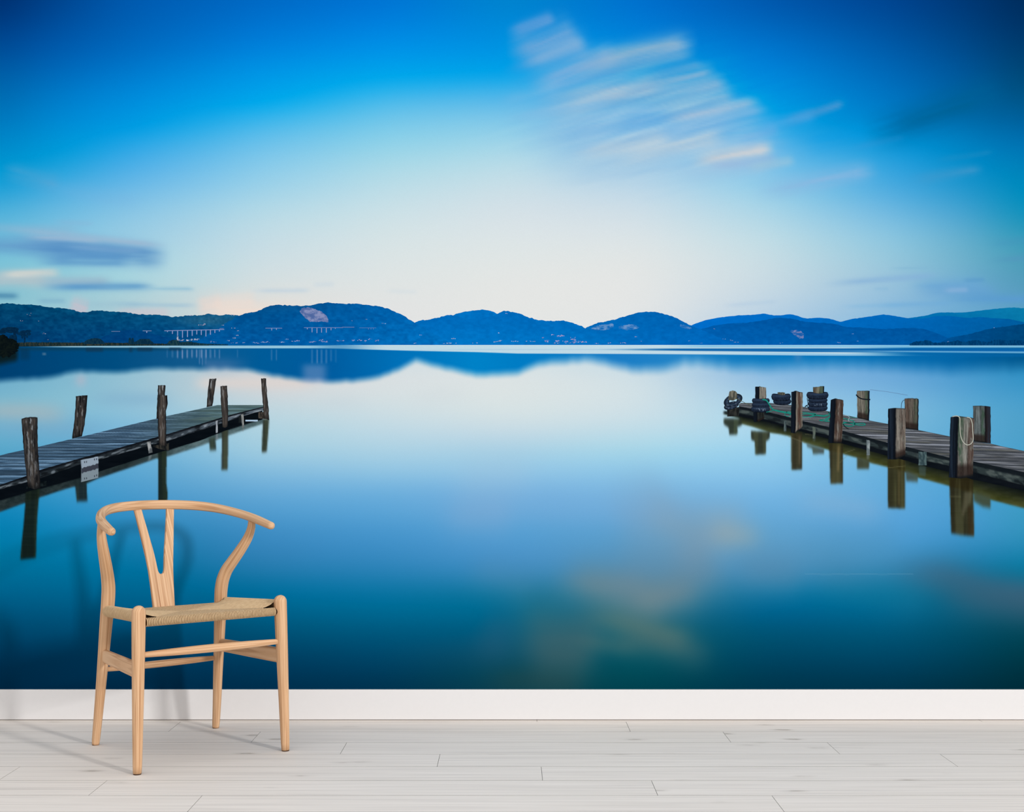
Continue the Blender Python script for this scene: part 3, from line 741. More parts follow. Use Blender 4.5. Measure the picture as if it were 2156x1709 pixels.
hill('printed_hill', z5([(1600,345),(1690,299),(1800,281),(1880,260),(1960,240),(2060,228),(2156,215),(2400,180),(3080,170)]), BASE,
     [(1970,0,80,146),(2156,0,68,120)], [(1970,0,78,145),(2156,0,66,115)], 35, 'dark hill rising to the right edge of the print', .6, .045)
hill('printed_hill', z4([(1480,300),(1535,240),(1600,210),(1700,193),(1780,168),(1860,145),(1920,136),(1980,140),(2060,158),(2120,182),(2156,205),(2220,232),(2280,258),(2420,318),(2520,346)]), BASE,
     [(1210,0,100,178),(1360,0,98,176),(1560,0,98,180)], [(1210,0,112,192),(1360,0,106,188),(1560,0,100,184)], 36, 'rounded hill with pale rock outcrops, centre right', .8, .05)
hill('printed_hill', z4([(250,346),(380,252),(460,206),(500,192),(600,178),(670,155),(720,168),(800,185),(860,190),(920,175),(980,152),(1010,136),(1040,129),(1070,140),(1120,150),(1190,178),(1250,192),(1320,198),(1400,192),(1450,205),
     (1510,230),(1535,240),(1600,268),(1720,320),(1770,346)]), BASE,
     [(800,0,100,180),(1000,0,104,184),(1240,0,104,184)], [(800,0,112,192),(1000,0,118,198),(1240,0,112,192)], 37, 'wooded middle hill with a small building on its top', 1.0, .05)
def leftwash(X, Y, Cc):
    g = np.exp(-((X - 440) / 60) ** 2 - ((Y - 674) / 13) ** 2)[..., None]
    return Cc * (1 - .55 * g) + np.array([58, 108, 134.]) * .55 * g + (fbm(X / 5., Y / 4., 3, 3)[..., None] - .5) * 34 * g
hill('printed_hill', z3([(-900,95),(-300,110),(0,88),(60,83),(120,92),(220,92),(300,110),(380,115),(440,120),(530,145),(610,127),(700,137),(790,138),(860,152),(950,158),(1040,158),(1080,172),(1150,165),(1210,160),(1260,163),
     (1320,150),(1380,162),(1450,153),(1500,160),(1620,200),(1750,300),(1800,346)]), BASE,
     [(-300,0,62,100),(0,2,68,108),(250,2,78,118),(500,10,86,130)], [(-300,0,52,98),(0,0,58,108),(300,0,68,126),(500,0,82,144)], 38, 'long teal wooded ridge along the left of the print', 1.0, .12, extra=leftwash)
hill('printed_hill', z3([(560,346),(640,300),(740,262),(820,250),(900,262),(1000,288),(1100,310),(1180,346)]), BASE,
     [(180,0,60,114),(400,0,68,128)], [(180,0,60,118),(400,0,70,132)], 39, 'low dark spur in front of the left ridge', .7, .07)
def bigwash(X, Y, Cc):
    g = np.exp(-((X - 600) / 90) ** 2 - ((Y - 645) / 9) ** 2)[..., None]
    return Cc * (1 - .35 * g) + np.array([22, 84, 138.]) * .35 * g
hill('printed_hill', z3([(1150,346),(1280,300),(1400,225),(1460,190),(1500,165),(1550,145),(1600,143),(1640,128),(1690,105),(1740,94),(1800,97),(1900,102),(1940,100),(2000,88),(2070,78),(2156,88),(2246,88),(2336,97),(2406,107),(2466,125),
     (2536,158),(2586,190),(2621,210),(2700,258),(2860,346)]), BASE,
     [(380,0,84,142),(560,0,80,140),(700,0,86,154),(870,0,98,174)], [(380,0,84,152),(600,0,90,164),(870,0,110,188)], 40, 'broad dark blue mountain with a bare stone quarry, left of centre', 1.0, .09, extra=bigwash)

# quarry scars
def patch(name, poly_top, poly_bot, colA, colB, sd, label, amin=.35, parent=None, n=14):
    PT, PB = np.array(poly_top, float), np.array(poly_bot, float)
    x = np.arange(PT[0, 0], PT[-1, 0] + .8, .8)
    jag = (vn(x / 2.0, x * 0, sd) - .5) * 2.2
    yt = np.interp(x, PT[:, 0], PT[:, 1]) + jag; yb = np.interp(x, PB[:, 0], PB[:, 1]) + jag * .8
    yb = np.maximum(yb, yt)
    t = np.linspace(0, 1, n)[:, None]
    X = np.repeat(x[None], n, 0); Y = yt[None] * (1 - t) + yb[None] * t
    k = sst(fbm(X / 7.0, Y / 2.2, sd, 3), .3, .72)[..., None]
    return mural_mesh(name, X, Y, np.array(colA, float) * (1 - k) + np.array(colB, float) * k, parent or MUR, label)
patch('printed_quarry', [(631,655),(634,650),(640,647),(652,647),(665,651),(678,657),(688,665),(690.5,672)], [(631,655.5),(636,662),(643,669),(652,676.5),(665,677.5),(680,677),(690.5,678.5)],
      (78,104,160), (136,146,188), 51, 'pale stone quarry scar on the broad mountain')
patch('printed_quarry', [(1244,692),(1252,687),(1270,683.5),(1284,681),(1292,682)], [(1244,694),(1256,695.5),(1275,695),(1286,692),(1292,688)], (20,104,180), (110,150,200), 52, 'pale rock outcrop on the left slope of the rounded hill')
patch('printed_quarry', [(1303,686),(1320,683),(1334,682.5),(1345,688)], [(1303,691),(1318,694),(1334,694.5),(1345,690)], (24,106,182), (104,146,198), 53, 'pale rock outcrop in the middle of the rounded hill')
patch('printed_quarry', [(1664,696),(1676,694),(1686,697),(1692,702)], [(1664,698),(1674,706),(1684,713),(1692,712)], (20,92,168), (120,130,178), 54, 'pinkish quarry scar on the long right hand hill')
patch('printed_quarry', [(1432,683),(1442,684),(1456,690)], [(1432,688),(1444,692),(1456,692)], (26,104,180), (96,142,196), 55, 'small pale scar at the foot of the rounded hill')

# bridges on piers
def ribbon_mesh(name, pts, w, col, parent=None, label=None, dense=0, colj=10, sd=0, taper=False):
    P = np.array(pts, float)
    if dense: P = catmull(P, dense)
    T = np.gradient(P, axis=0); T /= np.maximum(np.linalg.norm(T, axis=1, keepdims=True), 1e-6)
    Nn = np.stack([-T[:, 1], T[:, 0]], -1)
    o = np.array([-.5, -.17, .17, .5])[:, None]
    ww = np.broadcast_to(np.asarray(w, float), (len(P),))
    X = P[None, :, 0] + o * (Nn[:, 0] * ww)[None]; Y = P[None, :, 1] + o * (Nn[:, 1] * ww)[None]
    sh = np.array([.8, 1.08, 1.0, .62])[:, None, None]
    nz = (vn(np.arange(len(P)) / 3.0, np.zeros(len(P)), sd) - .5)[None, :, None] * colj
    return mural_mesh(name, X, Y, np.array(col, float)[None, None] * sh + nz, parent or MUR, label)

def multi_strip(name, quads, col, parent=None, label=None):
    """several separate printed bars as one printed piece: each quad ((x0,y0,x1,y1),colour)"""
    co, fc, cl = [], [], []
    LAY[0] += 1
    for qi, ((x0, y0, x1, y1), c) in enumerate(quads):
        b = len(co)
        for (x, y) in ((x0, y0), (x0, y1), (x1, y1), (x1, y0)):
            co.append(((x - CX) / S, -0.0011 - LAY[0] * 4.5e-6 - qi * 1.5e-6, CAMH - (y - HY) / S - 0.104)); cl.append(c)
        fc.append((b, b + 1, b + 2, b + 3))
    LAY[0] += int(len(quads) * 1.5e-6 / 4.5e-6) + 1
    me = bpy.data.meshes.new(name); me.from_pydata(co, [], fc); me.update()
    at = me.color_attributes.new('ink', 'FLOAT_COLOR', 'POINT')
    rgba = np.ones((len(co), 4), dtype=np.float32); rgba[:, :3] = lin(np.array(cl)) / KW
    at.data.foreach_set('color', rgba.ravel())
    o = link(name, me, parent or MUR, M_PRINT, smooth=False)
    if label: o['label'] = label
    return o

DK, PR = (122, 140, 186), (134, 150, 196)
def zq(z): return (330 + z[0] / 5.989, 660 + z[1] / 5.989)
q = []
xs = np.linspace(346, 472, 30)
for a, b in zip(xs[:-1], xs[1:]):
    y = np.interp(a, [346, 472], [696.2, 693.4]); q.append(((a, y - .75, b, y + .75), DK))
for zx, zb in [(135,232),(198,256),(263,282),(325,304),(388,296),(447,280),(505,262),(562,270),(620,288),(677,266),(733,244),(790,226)]:
    x, yb = zq((zx, zb)); y0 = np.interp(x, [346, 472], [696.2, 693.4]); q.append(((x - .95, y0, x + .95, yb), PR))
q.append(((462, 690.8, 471, 692.2), (92, 120, 170)))
multi_strip('printed_bridge', q, None, label='long pale viaduct on tall piers in front of the teal ridge')
q = [((558.7, 690, 594, 691.3), (110, 134, 184))] + [((x - .8, 691, x + .8, b), PR) for x, b in ((572, 695.5), (582, 694.2))]
multi_strip('printed_bridge', q, None, label='short two pier bridge below the left slope of the broad mountain')
q = [((640, 689, 722, 690.2), (108, 132, 184)), ((720, 687.8, 746, 689.6), (84, 118, 172))]
for x, b in ((647, 693), (657, 699.5), (667.3, 701), (677, 700), (687, 700), (697, 695), (706, 692)): q.append(((x - .85, 690, x + .85, b), PR))
multi_strip('printed_bridge', q, None, label='pale viaduct with seven piers below the stone quarry')
q = [((756.7, 689.4, 792, 690.6), (74, 118, 180))] + [((x - .6, 690.4, x + .6, 693.5), (84, 124, 182)) for x in (776, 781, 786)]
multi_strip('printed_bridge', q, None, label='faint short bridge right of the quarry viaduct')
multi_strip('printed_bridge', [((300.5, 695.8, 319, 697), (118, 138, 176)), ((308, 697, 310, 700.5), PR)], None, label='single pier stub of bridge left of the long viaduct')
multi_strip('printed_bridge', [((234.5, 696.9, 253, 698), (104, 126, 166))], None, label='thin pale bridge span on the dark spur')

# villages along the shore: specks of houses
rng = np.random.RandomState(11)
def village(items, label, base=(150, 165, 205)):
    for (x, y, wd, ht, n) in items:
        q = []
        for i in range(n):
            px = x + rng.uniform(-wd, wd) / 2; py = y + rng.uniform(-ht, ht) / 2
            w_ = rng.uniform(.9, 2.6); h_ = rng.uniform(.6, 1.4)
            j = rng.uniform(-32, 30); r = rng.rand()
            c = np.clip(np.array(base) + j + (np.array([12, -2, -6]) if r > .6 else 0), 0, 235)
            q.append(((px - w_ / 2, py - h_ / 2, px + w_ / 2, py + h_ / 2), c))
        l0 = LAY[0]; tag(multi_strip('printed_village', q, None, label=label), kind='stuff'); LAY[0] = l0
village([(375,712,4,6,5),(382,715.5,10,3,9),(395,716,12,2.5,10),(409,714.5,14,3,14),(416,714,6,2,4)], 'white houses and church tower under the long viaduct', (176, 184, 206))
multi_strip('printed_tower', [((372.8, 708, 375.4, 717), (176, 178, 196))], None, label='square pale church tower under the long viaduct')
village([(424,684.5,12,3,8),(432,682.5,4,2,4),(400,663.5,10,1.5,4),(490,663,6,1.5,3),(470,685,6,1.5,3),(492,690,12,1,3),(500,696.5,5,1,2),(500,706,6,2,3),(492,712,10,2,5),(480,717,5,1.5,3)], 'scattered pale houses on the slope above the viaduct', (160, 168, 196))
village([(450,719,16,3,8),(500,721.5,30,1.5,12),(540,721.5,16,2,8),(560,720,20,3,14),(594,720,12,2.5,6),(604,714,6,1,3)], 'string of pale houses on the shore right of the reed bank', (122, 148, 196))
village([(624,717.5,20,2,12),(655,719.5,24,2,14),(676,716.5,9,6,9),(684,719,18,2.5,14),(713,717,8,2,5),(724,717,10,2,6),(745,716,8,3,6),(757,716,10,3,6),(768,718,8,3,6),(792,716.5,10,4,7),(780,714,8,2,4)], 'pink and white lakeside houses below the quarry', (140, 154, 204))
village([(770,672,6,1,3),(808,681,12,1.8,5),(740,675,3,1,2)], 'few pale farm roofs high on the broad mountain', (110, 146, 196))
village([(955,712.5,10,2,6),(948,722.5,30,1.2,14),(1000,722,14,.8,5),(870,722.5,12,1,4),(886,705.5,5,1,2),(1052,717.5,13,2.6,9),(1042,719,6,2,4),(1050,701,4,1,2),(1084,718.5,14,1.5,7),(1117,718,20,1.5,7)], 'pale villas along the shore below the middle hill', (150, 172, 212))
village([(1143,710,7,3,5),(1163,704.5,6,2.5,5),(1178,707.5,12,3,10),(1186,706,8,2,5),(1153,718,10,5,8),(1172,718,12,4,10),(1172,722,12,2,6),(1190,719,12,3,10),(1206,713,12,6,14),(1212,719,14,4,10),(1226,719.5,20,3,14),(1200,722,20,1.5,6)], 'cluster of pink roofed houses at the water below the middle hill', (158, 156, 202))
village([(1067,659.5,6,2,3),(1257,722.5,14,1,6),(1284,722,8,2.5,5),(1310,722,20,1.6,9),(1339,708,8,2.5,5),(1352,718,4,1,2)], 'scattered houses at the foot of the rounded hill', (134, 152, 204))
village([(1452,717,6,1.3,3),(1524,713.5,6,1,2),(1541,716.5,7,2.5,4),(1550,720,12,1.5,4),(1645,722,8,1.2,3),(1765,721,10,1.2,4),(1503,692,10,1,2),(1797,703,6,1,2),(1997,719,5,1.8,3),(2092,690,5,1,2),(1476,722.5,8,.8,3),(1806,718,10,1,2)], 'few pale specks of houses along the right hand shore', (112, 150, 204))
village([(60,663,10,3,3),(93,701.5,8,2.2,5),(64,659,3,1,1),(46,675,10,1.5,3),(80,675.5,3,1,1),(101,715,3,1,1)], 'lone pale farmhouses on the left ridge', (128, 140, 166))

# near shore at the left: reed bank, bushes, trees
def shore(name, prof, base, ca, cb, sd, label, rough=1.5, freq=2.0):
    P = np.array(prof, float)
    x = np.arange(P[0, 0], P[-1, 0] + .7, .7)
    y = np.interp(x, P[:, 0], P[:, 1]) + (fbm(x / freq, x * 0, sd, 3) - .5) * 2 * rough
    yb = np.interp(x, *zip(*base)) if isinstance(base, list) else np.full_like(x, base)
    y = np.minimum(y, yb)
    t = np.linspace(0, 1, 12)[:, None]
    X = np.repeat(x[None], 12, 0); Y = y[None] * (1 - t) + yb[None] * t
    k = sst(fbm(X / 2.0, Y / 5.0, sd + 1, 3), .3, .75)[..., None]
    return mural_mesh(name, X, Y, np.array(ca, float) * (1 - k) + np.array(cb, float) * k, MUR, label)
shore('printed_reed_bank', [(20,722),(60,720.5),(180,721),(300,722),(360,724),(440,726)], [(20,729.5),(200,728),(330,727.4),(440,727.2)], (20,40,44), (52,58,52), 61, 'dark brown reed bank along the left shore', 1.0)
shore('printed_bush', [(176,722),(182,716),(190,713),(200,711.5),(210,713),(216,717),(221,722)], 724, (8,42,68), (20,54,72), 62, 'rounded dark bush on the reed bank, left one', 1.0)
shore('printed_bush', [(270,724),(271.5,712),(275,711),(276,718),(277.5,712),(281,711),(282,720),(287,718),(294,714),(302,713),(314,713.5),(320,719),(326,724)], 724.5, (8,42,66), (22,56,72), 63, 'dark bush with two upright stems on the reed bank, right one', 1.0)
shore('printed_bush', [(350,726),(356,718),(364,715),(374,716),(380,720),(400,719),(420,722),(445,724),(480,725)], 726.6, (10,44,66), (34,66,72), 64, 'low dark scrub at the end of the reed bank', .9)
shore('printed_tree_line', [(1915,724),(1926,719),(1945,717.5),(1952,716),(1960,718),(1965,722),(1976,721),(1990,720),(2005,719),(2014,716),(2024,718),(2034,720),(2048,716),(2058,715.5),(2066,719),(2080,720),(2094,716),(2110,715),(2124,717),(2140,716),(2156,717),(2456,712)],
      727, (0,52,98), (4,68,118), 65, 'dark line of shore trees at the right edge of the print', 1.6, 3.0)
def crown(name, blobs_, ca, cb, sd, label, n=46):
    """leafy printed silhouettes: a few ragged ovals merged into one printed piece"""
    co, fc, cl = [], [], []
    LAY[0] += 1
    for (cx_, cy_, rx, ry) in blobs_:
        b = len(co)
        LAY[0] += 1
        for r in (0.0, .4, .7, .88, 1.0):
            for j in range(n):
                a = 2 * math.pi * j / n
                k = r * (1 + (.28 * (vn(np.array(j * .9), np.array(cx_), sd) - .5) + .16 * (vn(np.array(j * 2.3), np.array(cy_), sd + 2) - .5)) * (r > .8))
                x, y = cx_ + rx * k * math.cos(a), cy_ + ry * k * math.sin(a)
                co.append(((x - CX) / S, -0.0011 - LAY[0] * 4.5e-6, CAMH - (y - HY) / S - 0.104))
                q_ = float(sst(fbm(np.array(x / 2.2), np.array(y / 2.2), sd, 3), .35, .75))
                cl.append(np.array(ca) * (1 - q_) + np.array(cb) * q_)
        for i in range(4):
            for j in range(n):
                j2 = (j + 1) % n
                fc.append((b + i * n + j, b + i * n + j2, b + (i + 1) * n + j2, b + (i + 1) * n + j))
    me = bpy.data.meshes.new(name); me.from_pydata(co, [], fc); me.update()
    at = me.color_attributes.new('ink', 'FLOAT_COLOR', 'POINT')
    rgba = np.ones((len(co), 4), dtype=np.float32); rgba[:, :3] = lin(np.array(cl, float)) / KW
    at.data.foreach_set('color', rgba.ravel())
    o = link(name, me, MUR, M_PRINT, smooth=False); o['label'] = label
    return o
crown('printed_tree', [(4,698,10,4),(12,694,10,4),(22,692,12,4),(32,693,7,4),(34,698,5,4),(24,698,10,3),(31,705,3,8),(27,711,8,6),(33,713,3,8)], (2,36,66), (8,46,74), 71, 'dark spreading tree at the left edge of the print')
crown('printed_tree', [(42,702,7,3),(50,699,8,3.5),(59,697.5,6.5,3.5),(61,703,4.5,3),(50,705,7,3),(52,713,1.8,9),(47,708,2,5),(57,707,2,4)], (2,38,70), (6,48,80), 72, 'flat topped dark tree right of the spreading tree')
crown('printed_bush', [(-60,722,40,16),(0,722,26,16),(20,724,18,13),(30,728,10,9),(10,738,24,14),(-40,738,40,16)], (7,16,20), (17,26,24), 73, 'big black green bush at the waterline, left edge')

# ------------------------------------------------------------------ jetties
def post(parent, L, R, top, bot, cf, sd, label, name='printed_post', nx=26, res=1.2):
    """L, R: edge polylines [(x, y)...] by rising y; top / bot: [(u, y)] heights across the post."""
    L, R = np.array(L, float), np.array(R, float)
    ut = np.linspace(0, 1, nx)
    yt = np.interp(ut, *zip(*top)) + (vn(ut * 7, ut * 0, sd) - .5) * 1.2; yb = np.interp(ut, *zip(*bot))
    n = max(int((yb.max() - yt.min()) / res), 6)
    t = np.linspace(0, 1, n)[:, None]
    Y = yt[None] * (1 - t) + yb[None] * t
    xl = np.interp(Y, L[:, 1], L[:, 0]) + (vn(Y / 6.0, Y * 0 + 1, sd) - .5) * .9
    xr = np.interp(Y, R[:, 1], R[:, 0]) + (vn(Y / 6.0, Y * 0 + 5, sd) - .5) * .9
    U = np.repeat(ut[None], n, 0)
    X = xl * (1 - U) + xr * U
    Tt = np.repeat(t, nx, 1)
    c = cf(U, Tt, X, Y, sd)
    if name == 'printed_post':
        g = c.mean(-1, keepdims=True); c = (g + (c - g) * .70) * (.86 if nx == 26 and parent is JL else .96)
    return mural_mesh(name, X, Y, c, parent, label)

def mixc(a, b, k): return a * (1 - k[..., None]) + np.array(b, float) * k[..., None]
def weathered(U, T, X, Y, sd):
    c = np.zeros(U.shape + (3,)) + np.array([54, 52, 52.])
    s1 = fbm(X / 2.0, Y / 24.0, sd, 4); s2 = fbm(X / 4.0, Y / 12.0, sd + 5, 3); s3 = fbm(X / 3.2, Y / 15.0, sd + 9, 3)
    c = mixc(c, (92, 84, 78), sst(s1, .42, .75) * .9)
    c = mixc(c, (18, 20, 24), (1 - sst(s1, .22, .42)) * .85)
    c = mixc(c, (100, 80, 64), sst(s2, .55, .8) * .45)
    c = mixc(c, (168, 178, 186), sst(s3 * .7 + s1 * .3, .54, .64) * .85 * sst(U, .12, .3) * (1 - sst(U, .75, .95)) * (1 - .7 * T))
    edge = np.clip(1 - sst(U, 0, .16), 0, 1) * .45 + sst(U, .80, 1.0) * .55
    c = mixc(c, (16, 20, 26), edge)
    c = mixc(c, (30, 34, 40), (1 - sst(T, 0, .035)) * .6)
    c = mixc(c, (12, 16, 20), sst(T, .9, 1.0) * .6)
    return c
def brownpost(U, T, X, Y, sd):
    c = weathered(U, T, X, Y, sd)
    return mixc(c, (112, 96, 84), .36 * sst(U, .1, .3) * (1 - sst(U, .7, .92)))
def squared(split, face, rust=.0, moss=.0, dark=(14, 24, 38), rustpos=(.72, .95), lightpos=None, wet=.85):
    def f(U, T, X, Y, sd):
        s1 = fbm(X / 1.7, Y / 30.0, sd, 4); s2 = fbm(X / 4.0, Y / 14.0, sd + 4, 3)
        dk = np.zeros(U.shape + (3,)) + np.array(dark, float)
        dk = mixc(dk, (32, 52, 76), sst(fbm(X / 3.0, Y / 80.0, sd + 2, 2), .5, .75) * .6 * (1 - sst(U, split * .5, split * .8)))
        dk = mixc(dk, (8, 12, 20), sst(U, split * .55, split * .95) * .7)
        fc = np.zeros(U.shape + (3,)) + np.array(face, float)
        fc = mixc(fc, np.array(face) * 1.38, sst(s1, .5, .75) * .8)
        fc = mixc(fc, np.array(face) * .48, (1 - sst(s1, .26, .44)) * .75)
        V = (U - split) / max(1 - split, 1e-3)
        if rust: fc = mixc(fc, (78, 40, 30), rust * .62 * sst(V, rustpos[0] - .16, rustpos[0]) * (1 - sst(V, rustpos[1], rustpos[1] + .1)) * sst(s2 + .1 * s1, .34, .56))
        if moss: fc = mixc(fc, (44, 84, 56), moss * .7 * (1 - sst(V, .2, .42)) * sst(s2, .34, .62))
        if lightpos: fc = mixc(fc, (176, 176, 170), .62 * np.exp(-((V - lightpos) / .1) ** 2) * sst(s1, .36, .6))
        fc = mixc(fc, (40, 26, 22), sst(T, wet - .12, wet) * .75)
        fc = mixc(fc, (14, 22, 28), sst(T, .94, 1.0) * .8)
        k = sst(U, split - .03, split + .03)[..., None]
        c = dk * (1 - k) + fc * k
        return mixc(c, (34, 46, 58), (1 - sst(T, .0, .03)) * .6)
    return f
def mirrored(split, face, moss=.0, rust=0., dark=(14, 22, 34), **kw):
    g = squared(split, face, rust, moss, dark, **kw)
    return lambda U, T, X, Y, sd: g(1 - U, T, X, Y, sd)

def deck(parent, back, front, sd, cols, label, slope=0.0, res=2.0, sky=(0, 0)):
    """planked top between two edge polylines given by x; seams run level across the print."""
    Bk, Fr = np.array(back, float), np.array(front, float)
    x = np.arange(max(Bk[0, 0], Fr[0, 0]), min(Bk[-1, 0], Fr[-1, 0]) + .1, res)
    yb = np.interp(x, Bk[:, 0], Bk[:, 1]); yf = np.interp(x, Fr[:, 0], Fr[:, 1])
    n = 60
    t = np.linspace(0, 1, n)[:, None]
    X = np.repeat(x[None], n, 0); Y = yb[None] * (1 - t) + yf[None] * t
    T = np.repeat(t, len(x), 1)
    return mural_mesh('printed_deck', X, Y, cols(X, Y, T, sd), parent, label)

# ---- left jetty
JL = empty('printed_jetty', (0, 0, 0)); JL.parent = MUR
JL['label'] = 'printed narrow wooden jetty with seven round posts on the left'
def ldeck(X, Y, T, sd):
    # plank rows get finer towards the far end (level lines, spaced by distance below the horizon line)
    p = 8600.0 / np.maximum(Y - 722.0, 20)
    row = np.floor(p); fr = p - row
    r = hsh(row, row * 0 + 3, sd)
    n1 = fbm(X / 40.0 + row * 3.3, p * 3.4, sd, 4); n2 = fbm(X / 70.0 + row * 3.7, p * .9, sd + 3, 3)
    c = np.zeros(X.shape + (3,)) + np.array([70, 100, 127.])
    far = sst(X, 250, 480)
    c = mixc(c, (82, 108, 108), far)
    c = mixc(c, (44, 66, 86), (1 - sst(n1, .32, .5)) * .5)
    c = mixc(c, (112, 146, 176), sst(n1 + .25 * (r - .5), .52, .74) * .8 * (1 - .6 * far))
    c = mixc(c, (110, 134, 126), sst(n2, .5, .74) * .5 * far)
    c = c * (.84 + .28 * r)[..., None]
    seam = 1 - sst(np.minimum(fr, 1 - fr), .03, .20)
    c = mixc(c, (20, 34, 46), seam * (.72 - .3 * far))
    c = mixc(c, (38, 62, 84), (1 - sst(X, -60, 150)) * .25)
    return c
LBACK = [(-300,1026)] + zl([(0,678),(60,662),(300,610),(620,535),(870,474),(1270,378),(1645,297),(1992,297)])
LFRONT = [(-300,1131)] + zl([(0,900),(200,832),(300,788),(610,698),(900,620),(1180,540),(1270,515),(1660,395),(1725,375),(1992,308)])
def beam_strip(parent, name, top, bot, cf, sd, label, res=1.6, n=16):
    PT, PB = np.array(top, float), np.array(bot, float)
    x = np.arange(max(PT[0, 0], PB[0, 0]), min(PT[-1, 0], PB[-1, 0]) + .1, res)
    t = np.linspace(0, 1, n)[:, None]
    X = np.repeat(x[None], n, 0)
    yt = np.interp(x, PT[:, 0], PT[:, 1]); yb = np.interp(x, PB[:, 0], PB[:, 1]) + (vn(x / 8., x * 0, sd) - .5) * .8
    Y = yt[None] * (1 - t) + np.maximum(yb, yt)[None] * t
    return mural_mesh(name, X, Y, cf(X, Y, np.repeat(t, len(x), 1), sd), parent, label)
def lunder(X, Y, T, sd):
    n = fbm(X / 30., Y / 6., sd, 3)[..., None]
    return np.array([4, 10, 16.]) + n * 8
beam_strip(JL, 'printed_shadow_gap', [(-300,1131)] + zl([(0,900),(300,830),(750,700),(1270,540),(1660,420),(1995,318)]),
           [(-300,1180)] + zl([(0,1010),(300,925),(745,800),(1270,635),(1500,570),(1730,480),(1845,440),(1990,405)]), lunder, 81, 'black gap under the deck edge')
multi_strip('printed_gap', [((1857 / 3.593, 770 + 408 / 3.593, 1950 / 3.593, 770 + 420 / 3.593), (172, 198, 222))], None, parent=JL, label='bright slot of water seen under the far end')
def lbeam(X, Y, T, sd):
    n = fbm(X / 16., T * 3.0 + X / 200., sd, 4)
    far = sst(X, 300, 480)
    c = np.zeros(X.shape + (3,)) + np.array([38, 46, 52.])
    c = mixc(c, (88, 100, 112), far * .95)
    c = mixc(c, (146, 158, 168), sst(n, .50, .68) * (.6 + .3 * far))
    c = mixc(c, (14, 18, 22), (1 - sst(n, .3, .44)) * .8)
    c = mixc(c, (14, 18, 24), (1 - sst(T, .18, .42)) * .9)
    c = mixc(c, (10, 14, 18), sst(T, .88, 1) * .5)
    return c
beam_strip(JL, 'printed_beam', LFRONT, [(-300,1150)] + zl([(0,935),(200,880),(300,852),(610,745),(745,712),(1100,612),(1180,588),(1270,568),(1660,442),(1728,418),(1850,378),(1992,336)]), lbeam, 82, 'weathered side beam under the deck edge')
deck(JL, LBACK, LFRONT, 83, ldeck, 'blue grey plank deck')
lp = [
 ([(1583,98),(1575,170),(1568,250),(1563,314)], [(1636,98),(1624,180),(1614,250),(1607,306)], [(0,99),(1,97)], [(0,313),(1,303)], weathered, 'tilted post at the far left side of the deck'),
 ([(575,228),(570,330),(560,440),(545,550)], [(662,223),(655,330),(640,440),(621,533)], [(0,228),(1,223)], [(0,551),(1,533)], weathered, 'tilted post on the back edge, second from the left'),
 ([(1195,148),(1193,225),(1188,300),(1183,402)], [(1252,148),(1247,225),(1240,300),(1235,392)], [(0,148),(1,147)], [(0,402),(1,392)], weathered, 'slim post half hidden behind the middle front post'),
]
for i, (Lz, Rz, tz, bz, cf, lb) in enumerate(lp):
    post(JL, zl(Lz), zl(Rz), [(u, 770 + y / 3.593) for u, y in tz], [(u, 770 + y / 3.593) for u, y in bz], cf, 90 + i * 4, lb)
# brackets and the pale metal plate
def litwood(a, b):
    def f(U, T, X, Y, sd):
        k = sst(fbm(X / 2., Y / 10., sd, 3), .35, .7)
        return mixc(np.zeros(U.shape + (3,)) + np.array(a, float), b, k)
    return f
post(JL, zl([(1806,378),(1806,430)]), zl([(1822,372),(1822,425)]), [(0, 770 + 380 / 3.593), (1, 770 + 374 / 3.593)], [(0, 770 + 432 / 3.593), (1, 770 + 428 / 3.593)], litwood((18,24,28), (34,40,42)), 120, 'dark bracket', name='printed_bracket', nx=6)
post(JL, zl([(1826,368),(1832,480)]), zl([(1842,362),(1846,474)]), [(0, 770 + 368 / 3.593), (1, 770 + 362 / 3.593)], [(0, 770 + 470 / 3.593), (1, 770 + 466 / 3.593)], litwood((104,110,112), (160,162,160)), 121, 'pale bracket near the far end', name='printed_bracket', nx=6)
post(JL, zl([(1632,416),(1634,520)]), zl([(1648,412),(1648,516)]), [(0, 770 + 416 / 3.593), (1, 770 + 412 / 3.593)], [(0, 770 + 508 / 3.593), (1, 770 + 504 / 3.593)], litwood((108,118,128), (165,172,180)), 122, 'pale bracket left of the second front post', name='printed_bracket', nx=6)
post(JL, zl([(1110,578),(1122,640),(1130,700)]), zl([(1138,572),(1152,640),(1154,700)]), [(0, 770 + 578 / 3.593), (1, 770 + 571 / 3.593)], [(0, 770 + 662 / 3.593), (1, 770 + 655 / 3.593)], litwood((84,90,94), (160,164,166)), 123, 'pale slanting bracket left of the middle front post', name='printed_bracket', nx=8)
def platecol(U, T, X, Y, sd):
    zy = (Y - 770) * 3.593; zx = X * 3.593
    c = np.zeros(U.shape + (3,)) + np.array([146, 162, 178.])
    mid = np.interp(zx, [612, 745], [798, 760])
    c = mixc(c, (126, 142, 152), sst(zy, mid + 8, mid + 14))
    wob = (vn(X / 2.0, X * 0, 3) - .5) * 8
    c = mixc(c, (58, 62, 74), sst(zy, mid - 24 + wob, mid - 20 + wob) * (1 - sst(zy, mid + 14 + wob, mid + 18 + wob)))
    for (bx, by) in ((640, 728), (655, 726), (715, 708), (731, 706), (640, 852), (655, 850), (715, 834), (731, 828)):
        c = mixc(c, (44, 50, 60), np.exp(-((zx - bx) / 3.4) ** 4 - ((zy - by) / 7) ** 4))
    return mixc(c, (92, 104, 116), (1 - sst(U, 0, .07)) * .8)
